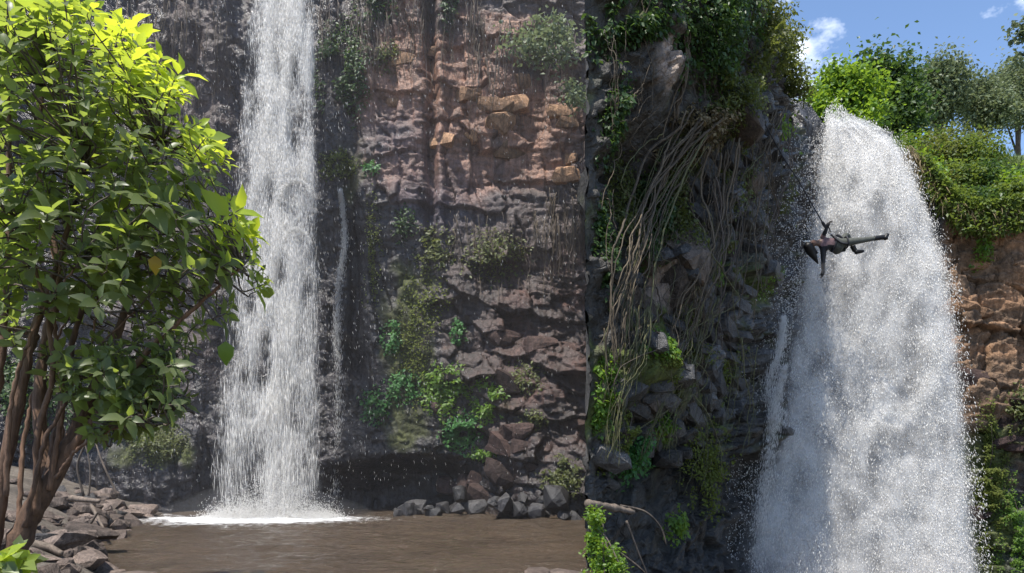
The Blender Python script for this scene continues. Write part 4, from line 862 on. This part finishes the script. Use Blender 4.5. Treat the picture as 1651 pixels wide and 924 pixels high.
for (nm, lb, ct, px, py, rx, ry, n, sz, m, th) in (
    ('creeper', 'dense dark creeper curtain across the top of the dark cliff', 'creeper', 1120, 60, 80, 110, 5200, .095, M_dkleaf, .9),
    ('creeper', 'dark creeper at the upper left corner of the dark cliff', 'creeper', 985, 40, 40, 70, 1500, .1, M_dkleaf, .3),
    ('creeper', 'olive vines draped over the slanting root bundle', 'creeper', 1010, 330, 44, 90, 1800, .075, M_olive, .45),
    ('creeper', 'hanging olive foliage left of the central root column', 'creeper', 1090, 330, 34, 100, 1700, .075, M_olive, .45),
    ('creeper', 'thin hanging greenery right of the central root column', 'creeper', 1180, 300, 28, 80, 800, .075, M_olive, .3),
    ('moss_cushion', 'mossy growth over the rocks below the central roots', 'moss', 1110, 560, 44, 60, 1500, .06, M_moss, .12),
    ('moss_cushion', 'mossy growth on the lower left rocks of the dark cliff', 'moss', 990, 700, 34, 70, 1300, .06, M_moss, .12),
    ('wall_plant', 'small bright leaves on the lower rocks near the hanging vines', 'plant', 1085, 690, 24, 26, 420, .075, M_bright, .2),
    ('creeper', 'dark creeper hanging down the left edge beside the overhang', 'creeper', 972, 200, 18, 70, 900, .09, M_dkleaf, .2),
    ('creeper', 'dark leaves at the left edge beside the slanting roots', 'creeper', 968, 400, 14, 80, 700, .09, M_dkleaf, .2),
    ('creeper', 'grey olive creeper spilling over the roots in the upper middle', 'creeper', 1150, 170, 55, 75, 2600, .085, M_olive, .6),
    ('creeper', 'bushy green creeper at the cliff corner against the sky', 'creeper', 1215, 70, 42, 70, 2600, .095, M_olive, .9),
    ('creeper', 'dark creeper between the two root bundles', 'creeper', 1062, 330, 30, 60, 1300, .1, M_dkleaf, .5),
    ('creeper', 'dry brown tangle under the green creeper', 'creeper', 1105, 225, 55, 40, 1300, .09, M_dry, .5),
    ('creeper', 'leafy creeper beside the reddish roots', 'creeper', 1040, 400, 26, 40, 700, .09, M_dkleaf, .4),
    ('wall_plant', 'bright green plant clinging to the boulder in the lower left', 'plant', 1030, 560, 36, 28, 700, .09, M_bright, .22),
    ('wall_plant', 'green leafy plant below the mossy boulder', 'plant', 1032, 735, 36, 44, 1100, .09, M_fernl, .35),
    ('wall_plant', 'yellow green leaves at the left edge below the slanting roots', 'plant', 962, 640, 14, 60, 700, .09, M_bright, .25),
    ('wall_plant', 'sparse green plant in the lowest hollow', 'plant', 1110, 850, 18, 30, 320, .09, M_bright, .3),
    ('moss_cushion', 'yellow moss on the slabs beneath the central roots', 'moss', 1168, 432, 16, 30, 420, .05, M_bright, .08),
    ('moss_cushion', 'small moss tuft on the wet slab nearest the broad fall', 'moss', 1230, 460, 13, 22, 300, .05, M_bright, .08),
    ('moss_cushion', 'olive moss on the big lower boulder', 'moss', 1045, 590, 40, 34, 900, .05, M_moss, .08),
    ('moss_cushion', 'olive moss strip beside the two trickles', 'moss', 1190, 590, 22, 60, 700, .055, M_moss, .1),
    ('moss_cushion', 'dim green moss low on the wall near the two trickles', 'moss', 1165, 760, 40, 80, 1500, .07, M_moss, .15),
    ('wall_plant', 'light green ferny plant at the top of the wet slab by the fall', 'plant', 1245, 215, 14, 40, 420, .1, M_bright, .25),
    ('wall_plant', 'hanging green plant beside the rope on the wet slab', 'plant', 1250, 330, 10, 50, 340, .08, M_olive, .2)):
    patch(nm, lb, ct, SB, px, py, rx, ry, n, sz, m, th, None, LEAF4, .3, .5, OUT)
patch('wall_plant', 'green moss and ferns on the rock right of the broad fall', 'plant', SC, 1592, 780, 34, 130, 6000, .05, M_moss, .12)
patch('wall_plant', 'lower mossy growth at the right edge beside the broad fall', 'plant', SC, 1635, 860, 34, 90, 3000, .05, M_bright, .12)
patch('wall_plant', 'dull tuft of plants on the brown rock at the right edge', 'plant', SC, 1640, 660, 24, 40, 420, .1, M_olive, .25)
patch('wall_plant', 'small green plant under the grassy lip', 'plant', SC, 1582, 405, 18, 30, 320, .09, M_bright, .25)
# ------------------------------------------------------------------ trees and shrubs above the falls
def crown_leaves(blobs, n, size, clumps, rs_, up=.6):
    """Leaves in clumps through the volume of the given ellipsoids (centre, radii)."""
    vol = np.array([b[1][0]*b[1][1]*b[1][2] for b in blobs]); vol = vol/vol.sum(); Ps, cs = [], []
    for (c, r), v in zip(blobs, vol):
        k = max(4, int(clumps*v)); d = unit(RS.normal(size=(k, 3))); cc = np.array(c)+d*np.array(r)*(RS.rand(k, 1)**.45)
        m_ = int(n*v); i = RS.randint(k, size=m_); Ps.append(cc[i]+RS.normal(size=(m_, 3))*rs_*RS.uniform(.5, 1.2, (k, 1))[i]); cs.append(cc)
    P = np.vstack(Ps); D, Nn = rnd(len(P), up); return P, D, Nn, size*(.6+.7*RS.rand(len(P))), np.vstack(cs)
def tree(name, label, cat, base, blobs, n, size, clumps, rs_, m, r0=.18, group=None):
    t = thing(name, label, cat, tuple(base), group); base = np.array(base, float)
    P, D, Nn, S, cs = crown_leaves(blobs, n, size, clumps, rs_)
    child('crown', leaf_mesh('crown', P, D, Nn, S, m), t, 'stuff')
    topc = np.array(blobs[0][0]); tr_ = smooth_path([base+np.array([0, 0, -.3]), base*.55+topc*.45+RS.normal(0, .1, 3), topc], 14); tk = child('trunk', tubes_mesh('trunk', [(tr_, np.linspace(r0, r0*.35, 14), 8)], M_twig), t)
    for j in RS.permutation(len(cs))[:10]:
        s0 = tr_[RS.randint(6, 14)]; ob('limb', tubes_mesh('limb', [(smooth_path([s0, (s0+cs[j])/2+np.array([0, 0, .1]), cs[j]], 10), np.linspace(r0*.32, .012, 10), 5)], M_twig), tk)
    return t
def ell(px, py, Y, rx, ry, ryd=None): return (at(px, py, Y), (rx*Y/F, (ryd or rx)*Y/F, ry*Y/F))
def foot(px, py, Y, z): p = at(px, py, Y); p[2] = z; return p
tree('broadleaf_tree', 'bright green rounded tree above the lip of the broad fall', 'tree', foot(1350, 0, 26, 11), [ell(1350, 155, 26, 46, 48), ell(1385, 150, 26, 36, 46), ell(1330, 185, 25.5, 34, 26), ell(1390, 190, 25, 30, 24)], 9500, .17, 130, .24, M_bright)
tree('broadleaf_tree', 'dark tall tree right behind the bright rounded tree', 'tree', foot(1440, 0, 29, 11.5), [ell(1435, 130, 29, 36, 42), ell(1405, 115, 29, 24, 26), ell(1455, 170, 28.5, 34, 34), ell(1450, 195, 28, 36, 18)], 6500, .2, 90, .3, M_dkleaf)
tree('eucalyptus_tree', 'tall pale grey green tree in the middle of the skyline', 'tree', foot(1516, 0, 40, 13), [ell(1516, 140, 40, 36, 40), ell(1516, 172, 40, 30, 28)], 11000, .2, 150, .42, M_euc, .25)
tree('eucalyptus_tree', 'shorter pale tree right of the middle skyline tree', 'tree', foot(1582, 0, 41, 13), [ell(1580, 160, 41, 26, 36), ell(1598, 180, 40, 28, 22)], 8000, .2, 110, .4, M_euc, .22)
tree('eucalyptus_tree', 'pale tree at the right edge of the skyline', 'tree', foot(1640, 0, 42, 13), [ell(1638, 150, 42, 36, 48), ell(1615, 165, 41, 20, 26)], 10000, .2, 130, .42, M_euc, .22)
branch('pale leafy branch reaching in at the upper right edge of the sky', at(1690, 60, 22), [[at(1670, 50, 22), at(1650, 55, 22), at(1634, 62, 22)], [at(1665, 85, 22), at(1648, 90, 22), at(1642, 98, 22)], [at(1668, 40, 22), at(1650, 42, 22), at(1636, 40, 22)]], 420, .16, M_euc, .14)
tree('broadleaf_tree', 'green shrubby tree crowning the dark cliff against the sky', 'tree', SB(1215, -10, -.6)+np.array([0, 0, -.6]), [(at(1215, 20, 17.4), (.6, .6, .9)), (at(1250, 75, 18), (.55, .6, .6)), (at(1185, 0, 17), (.7, .7, .7))], 5200, .1, 80, .17, M_olive, .09)
tree('shrub', 'brown green shrub at the notch between dark cliff and fall', 'shrub', SB(1275, 130, -.3), [(at(1265, 112, 19), (.45, .5, .5)), (at(1285, 140, 19.4), (.35, .4, .4))], 2600, .09, 45, .14, M_olive, .05)
tree('broadleaf_tree', 'shaded tree rooted on top of the dark cliff', 'tree', (3.6, 16.5, 13), [((3.2, 15.6, 13.6), (1.6, 1.2, 1.0)), ((2.0, 14.4, 13.2), (1.0, 1.0, .8))], 4200, .12, 60, .25, M_dkleaf, .12)
hb = [(1455, 1.2, 22, 18), (1470, 3.2, 34, 22), (1500, .8, 30, 26), (1500, 2.6, 40, 26), (1505, 5, 40, 26), (1545, .6, 30, 28), (1550, 2.2, 40, 28), (1555, 4.2, 44, 30), (1560, 6.5, 50, 34), (1595, .7, 34, 28), (1600, 2.4, 44, 32), (1610, 4.6, 50, 34), (1620, 7.0, 60, 40), (1645, .7, 36, 30), (1655, 2.5, 46, 34), (1670, 4.6, 54, 38), (1690, 6.6, 60, 44), (1700, 1.6, 50, 40), (1430, 4.5, 32, 22), (1415, 6.5, 34, 26)]
words = ['leftmost low', 'small upper left', 'lip-hanging left', 'second low', 'skyline left', 'lip-hanging middle', 'mid-slope left', 'mid-slope central', 'skyline central', 'overhanging', 'large mid-slope', 'large upper', 'skyline right', 'right lip-hanging', 'right mid-slope', 'right upper', 'right skyline', 'frame-edge', 'stream-side', 'upstream']
for i, (px, q, rx, rz) in enumerate(hb):
    p = SH(px, q); k = p[1]/F
    tree('shrub', f'{words[i]} yellow green shrub on the sunny slope right of the broad fall', 'shrub', p, [(p+np.array([0, 0, rz*k*.45]), (rx*k, rx*k, rz*k*.6)), (p+np.array([rx*k*.5, -.2, rz*k*.2]), (rx*k*.6, rx*k*.6, rz*k*.5))], 2700, .115, 60, .17, (M_hill, M_olive, M_bright, M_hill, M_dkleaf)[i % 5], .05, 'shrubs on the sunny slope')
n = 15000; pp = RS.uniform(1440, 1760, n); qq = RS.uniform(0, 9, n)**1.0; yb, zt = cb(pp)
P = np.stack([(pp-825.5)/F*yb+qq*.25*(pp-1100)/850, yb+qq, zH(pp, qq)-.02], 1); D = RS.normal(0, .4, (n, 3)); D[:, 2] = 1; g = ob('grass', leaf_mesh('grass', P, D, RS.normal(size=(n, 3)), RS.uniform(.15, .42, n), M_hill, BLADE), None, None, 'stuff'); tag(g, 'yellow green grass covering the sunny slope between the shrubs', 'grass')
n = 2600; pp = RS.uniform(1455, 1760, n); yb, zt = cb(pp); P = np.stack([(pp-825.5)/F*yb, yb-.05-.25*RS.rand(n), zt+.1-.5*RS.rand(n)**2], 1); D = RS.normal(0, .3, (n, 3)); D[:, 2] = -1; D[:, 1] -= .4
g = ob('hanging_grass', leaf_mesh('hanging_grass', P, D, RS.normal(size=(n, 3)), RS.uniform(.2, .6, n), M_dry, BLADE), None, None, 'stuff'); tag(g, 'dry grass hanging over the brown lip right of the broad fall', 'grass')
n = 7000; pp = RS.uniform(1475, 1760, n); yb, zt = cb(pp); P = np.stack([(pp-825.5)/F*yb, yb-.1-.4*RS.rand(n), zt+.15-.9*RS.rand(n)**1.5], 1); D, Nn = rnd(n, .5)
g = ob('hanging_creeper', leaf_mesh('hanging_creeper', P, D, Nn, RS.uniform(.07, .15, n), M_hill), None); tag(g, 'green creeper leaves spilling over the lip right of the broad fall', 'creeper')
# bright plant in the lower middle, dead log behind it
tree('shrub', 'sunlit bright green bush in the bottom corner below the dark cliff', 'bush', (1.35, 11.1, -.1), [(at(958, 850, 11.2), (.1, .3, .42)), (at(972, 892, 11.1), (.2, .3, .26)), (at(990, 912, 11.0), (.22, .3, .2)), (at(968, 940, 11.0), (.3, .3, .2))], 4200, .06, 110, .045, M_bright, .02)
c = smooth_path([at(946, 812, 12.6), at(985, 818, 12.9), at(1022, 826, 13.2)], 20); tag(ob('dead_log', tubes_mesh('dead_log', [(c, np.linspace(.07, .045, 20)*(1+.1*RS.normal(size=20)), 8)], M_log)), 'pale dead log jutting from the foot of the dark cliff', 'log')
for (lb, pts, r) in (('curved dead branch arching below the pale log', [(1000, 815, 13.2), (1040, 825, 13.3), (1065, 850, 13.4), (1075, 880, 13.4)], .022), ('dark crossed stick lying under the pale log', [(950, 850, 12.8), (985, 880, 13), (1040, 924, 13.2), (1060, 960, 13.3)], .03), ('second dark stick crossing beneath the pale log', [(1010, 840, 13), (1025, 880, 13.1), (1045, 930, 13.2)], .022)):
    c = smooth_path([at(*p) for p in pts], 20); tag(ob('dead_branch', tubes_mesh('dead_branch', [(c, np.linspace(r, r*.5, 20), 6)], M_log)), lb, 'dead wood')

# mist thrown up where the water lands
m, t, o = mat('landing_mist'); pvn = N(t, 'ShaderNodeVolumePrincipled'); pvn.inputs['Color'].default_value = (.95, .95, .96, 1); pvn.inputs['Density'].default_value = .055; t.links.new(pvn.outputs[0], o.inputs['Volume'])
def puff(parent, c, r):
    bm = bmesh.new(); bmesh.ops.create_icosphere(bm, subdivisions=4, radius=1)
    for v in bm.verts:
        k = np.array(v.co); f = 1+.25*float(fbm(k[0]*1.7+c[0], k[1]*1.7, k[2]*1.7, 3, 990)); v.co = Vector((k[0]*r[0]*f+c[0], k[1]*r[1]*f+c[1], k[2]*r[2]*f+c[2]))
    me = bpy.data.meshes.new('spray_mist'); bm.to_mesh(me); bm.free(); me.materials.append(m); child('spray_mist', me, parent, 'stuff')
puff(tfall, (FAX+.1, FAY-.1, .1), (3.0, 1.0, 1.0)); puff(bfall, (6.3, 17.3, -1.6), (1.9, .8, 3.0)); puff(bfall, (8.2, 17.2, -2.0), (2.6, .8, 2.6))

# ================================================================== the climber on the rope
M_skin = plain('skin', (.12, .07, .05), .5); M_shirt = plain('mauve_shirt', (.15, .095, .10), .8, 30); M_black = plain('black_cloth', (.012, .012, .014), .7)
M_pants = plain('grey_green_trousers', (.07, .074, .064), .8, 25); M_hair = plain('black_hair', (.008, .007, .007), .45, 40); M_boot = plain('black_boot', (.01, .01, .011), .45)
M_harn = plain('dark_harness_webbing', (.025, .025, .03), .6); M_steel = plain('grey_steel', (.3, .3, .31), .3, 40, .2, .6); M_white = plain('white_visor', (.75, .74, .72), .6); M_rope = plain('dark_rope', (.03, .03, .034), .8, 90)
PY_ = 17.4
def pp_(px, py, dy=0.): return at(px, py, PY_)+np.array([0, dy, 0])
J = [('pelvis', 1350, 395, 0, .135), ('belly', 1341, 393, 0, .12), ('chest', 1331, 393, 0, .145), ('neckb', 1321.5, 391.5, 0, .075), ('neck', 1316.5, 391.5, 0, .052), ('jaw', 1312, 393, 0, .075), ('skull', 1306, 394, 0, .092), ('crown', 1302, 394.5, 0, .07),
     ('shU', 1325, 384.5, 0, .07), ('elU', 1327.5, 376, -.1, .046), ('wrU', 1330, 368.5, -.12, .032), ('shL', 1327.5, 402, 0, .075), ('elL', 1326, 423, -.04, .046), ('wrL', 1324.6, 439, -.08, .031),
     ('hipN', 1355, 393.5, -.1, .105), ('knN', 1384, 390.5, -.14, .066), ('caN', 1395, 388.8, -.14, .058), ('anN', 1411, 386.5, -.14, .043), ('but', 1352, 402, .04, .125), ('knF', 1368, 375, .1, .075), ('caF', 1374, 386, .14, .058), ('anF', 1380.5, 396.5, .14, .044), ('nose', 1309.5, 386.5, -.01, .018)]
ix = {j[0]: k for k, j in enumerate(J)}
E = [('pelvis', 'belly'), ('belly', 'chest'), ('chest', 'neckb'), ('neckb', 'neck'), ('neck', 'jaw'), ('jaw', 'skull'), ('skull', 'crown'), ('chest', 'shU'), ('shU', 'elU'), ('elU', 'wrU'), ('chest', 'shL'), ('shL', 'elL'), ('elL', 'wrL'), ('pelvis', 'hipN'), ('hipN', 'knN'), ('knN', 'caN'), ('caN', 'anN'), ('pelvis', 'but'), ('but', 'knF'), ('knF', 'caF'), ('caF', 'anF'), ('jaw', 'nose')]
root = pp_(1350, 395); JP = np.array([pp_(*j[1:4]) for j in J])-root
me = bpy.data.meshes.new('body_frame'); me.from_pydata(JP.tolist(), [(ix[a], ix[b]) for a, b in E], []); tmp = bpy.data.objects.new('body_frame', me); C.objects.link(tmp)
tmp.modifiers.new('Skin', 'SKIN'); sd = tmp.modifiers.new('Sub', 'SUBSURF'); sd.levels = 2; sd.render_levels = 2
for k, v in enumerate(me.skin_vertices[0].data): v.radius = (J[k][4], J[k][4]); v.use_root = (k == 0)
bpy.context.view_layer.update(); dg = bpy.context.evaluated_depsgraph_get(); bme = bpy.data.meshes.new_from_object(tmp.evaluated_get(dg)); bpy.data.objects.remove(tmp)
person = tag(ob('person', bme, None, tuple(root)), 'climber hanging sideways on a rope before the broad white waterfall', 'person')
bme.materials.clear()
for m_ in (M_skin, M_shirt, M_black, M_pants): bme.materials.append(m_)
cls = {**dict.fromkeys(('neckb', 'neck', 'jaw', 'skull', 'crown', 'nose'), 0), **dict.fromkeys(('chest', 'belly', 'shU'), 1), **dict.fromkeys(('elU', 'wrU', 'shL', 'elL', 'wrL'), 2), **dict.fromkeys(('pelvis', 'hipN', 'knN', 'caN', 'anN', 'but', 'knF', 'caF', 'anF'), 3)}
for p in bme.polygons:
    c = np.array(p.center); k = int(np.argmin(np.linalg.norm(JP-c, axis=1)-np.array([j[4] for j in J]))); q = cls[J[k][0]]
    p.material_index = 2 if q == 1 and c[2] < -.03 else q; p.use_smooth = True
def pt(name, lst, m_): return child(name, tubes_mesh(name, lst, m_), person)
def ln_(pts, n=14): return smooth_path([pp_(*p) for p in pts], n)
hp = ln_([(1301, 391, 0), (1303.5, 398, 0), (1308, 406, .02), (1314, 415, .02), (1319.5, 425, .02)], 24); pt('hair', [(hp, np.interp(np.linspace(0, 1, 24), [0, .15, .4, .75, 1], [.05, .105, .1, .06, .012]), 12), (ln_([(1304, 389.5, 0), (1307, 393, .06), (1312, 399, .05), (1318, 408, .03)]), np.linspace(.06, .03, 14), 10)], M_hair)
pt('visor', [(ln_([(1294.5, 389.5, -.02), (1299, 389.8, -.03), (1304.5, 390.2, -.05)]), np.linspace(.006, .02, 14), 8)], M_white)
for dy in (-.035, .035): pt('eye', [(ln_([(1307.6, 387.7, dy), (1308.4, 387.7, dy)], 4), np.full(4, .011), 6)], M_white)
pt('mouth', [(ln_([(1311.8, 387.6, -.025), (1311.9, 387.4, 0), (1311.8, 387.6, .025)], 8), np.full(8, .007), 6)], M_skin)
pt('ear', [(ln_([(1308.4, 392.2, -.09), (1308.6, 394, -.095)], 6), np.full(6, .018), 7)], M_skin)
def glove(w0, d, side, curl):
    w0, d, side = np.array(w0), unit(np.array(d, float)), unit(np.array(side, float)); nn = np.cross(d, side); L_ = [(smooth_path([w0-d*.03, w0+d*.03, w0+d*.085], 8), np.array([.03, .033, .036, .039, .04, .04, .038, .03]), 8)]
    for k, (o_, ll) in enumerate(((-.028, .07), (-.009, .08), (.010, .075), (.028, .06))):
        b0 = w0+d*.085+side*o_; L_.append((smooth_path([b0, b0+d*ll*.5+nn*curl*.02, b0+d*ll*(1-.4*curl)+nn*curl*.06], 8), np.linspace(.0105, .008, 8), 6))
    b0 = w0+d*.03-side*.03; L_.append((smooth_path([b0, b0+d*.03-side*.025+nn*.01, b0+d*.065-side*.02+nn*.03], 8), np.linspace(.012, .009, 8), 6)); return pt('glove', L_, M_black)
glove(pp_(1330, 368.5, -.12), (.12, -.1, .35), (0, -1, 0), 1.0); glove(pp_(1324.6, 439, -.08), (-.08, 0, -.5), (.4, -.8, 0), .4)
pt('boot', [(ln_([(1405, 387.4, -.14), (1412, 386.4, -.14), (1420, 385.4, -.14)]), np.linspace(.056, .052, 14), 10), (ln_([(1421.5, 389.5, -.14), (1423, 386, -.14), (1425, 382.5, -.14), (1427.5, 379.8, -.14)]), np.array([.03, .045, .052, .055, .055, .052, .05, .048, .045, .042, .04, .036, .03, .02]), 10)], M_boot)
pt('boot', [(ln_([(1379, 394, .14), (1381, 398, .14), (1383, 402, .14)]), np.linspace(.058, .052, 14), 10), (ln_([(1382, 404.5, .14), (1386, 403.6, .13), (1391, 403.2, .12), (1397, 402.6, .12)]), np.array([.03, .045, .052, .055, .053, .05, .048, .046, .044, .042, .04, .037, .03, .02]), 10)], M_boot)
def ring(c, axis, r1, r2, rt):
    axis = unit(np.array(axis, float)); a1 = unit(np.cross(axis, [0, 1, .01])); a2 = np.cross(axis, a1); a = np.linspace(0, 2*math.pi, 25); return (np.array(c)+np.outer(np.cos(a), a1)*r1+np.outer(np.sin(a), a2)*r2, np.full(25, rt), 6)
harn = pt('harness', [ring(pp_(1343.5, 394), (1, 0, -.15), .155, .145, .022), ring(pp_(1361, 393, -.1), (1, 0, .1), .12, .12, .018), ring(pp_(1357, 396, .08), (.7, 0, .7), .135, .13, .018), (ln_([(1341, 386, -.14), (1346, 391, -.17), (1352, 396, -.2), (1362, 397, -.2)]), np.full(14, .02), 6), (ln_([(1339, 379, -.02), (1343, 385, -.1), (1350, 391, -.15)]), np.full(14, .018), 6), (ln_([(1347, 380, -.05), (1353, 383, -.06), (1357, 386.5, -.06)]), np.linspace(.03, .022, 14), 7)], M_harn)
for c_, r_ in (((1338.5, 375.5), .05), ((1341, 379.5), .04)): ob('carabiner', tubes_mesh('carabiner', [ring(pp_(*c_, -.03), (0, 1, 0), r_, .027, .009)], M_steel), harn)
rope = thing('rope', 'taut dark climbing rope running from the cliff top to the climber', 'rope', tuple(pp_(1338, 374)))
rp = smooth_path([pp_(1338, 374, -.03), pp_(1331, 366, -.12), at(1325, 356.5, 17.2), at(1290, 296, 16.8), at(1255, 240, 16.3), at(1184, 105, 15.0), at(1127, 0, 14.1), at(1095, -60, 13.7)], 80)
child('rope_strand', tubes_mesh('rope_strand', [(rp, np.full(80, .0125), 6)], M_rope), rope)
child('knot', tubes_mesh('knot', [(smooth_path([at(1325, 357, 17.2), at(1328, 362, 17.24), at(1331.5, 367.5, 17.28)], 10), np.array([.012, .025, .032, .03, .034, .03, .032, .028, .03, .018]), 7)], M_rope), rope)
child('loose_end', tubes_mesh('loose_end', [(smooth_path([at(1288, 293, 16.8), at(1290, 308, 16.8), at(1293, 322, 16.8)], 12), np.full(12, .009), 5)], M_rope), rope)

# ------------------------------------------------------------------ spray mist hanging in front of the tall cliff
m, t, o = mat('spray_mist'); pvn = N(t, 'ShaderNodeVolumePrincipled'); pvn.inputs['Color'].default_value = (.93, .92, .95, 1); pvn.inputs['Density'].default_value = .0032; pvn.inputs['Anisotropy'].default_value = .2
t.links.new(pvn.outputs[0], o.inputs['Volume'])
bm = bmesh.new(); fl = lambda y: fx0+(y-13)*(fx1-fx0)/16
vs = [bm.verts.new(c) for c in ((-11.5, 16, .1), (fl(16)+.2, 16, .1), (fl(26)+.4, 26.2, .1), (-13, 26.2, .1), (-11.5, 17.5, 18.6), (fl(16)+.2, 17.5, 18.6), (fl(26)+.4, 26.2, 18.6), (-13, 26.2, 18.6))]
for f in ((3, 2, 1, 0), (4, 5, 6, 7), (0, 1, 5, 4), (1, 2, 6, 5), (2, 3, 7, 6), (3, 0, 4, 7)): bm.faces.new([vs[i] for i in f])
me = bpy.data.meshes.new('mist'); bm.to_mesh(me); bm.free(); me.materials.append(m)
tag(ob('mist', me, None, None, 'stuff'), 'pale spray mist hanging in front of the tall brown cliff', 'mist')
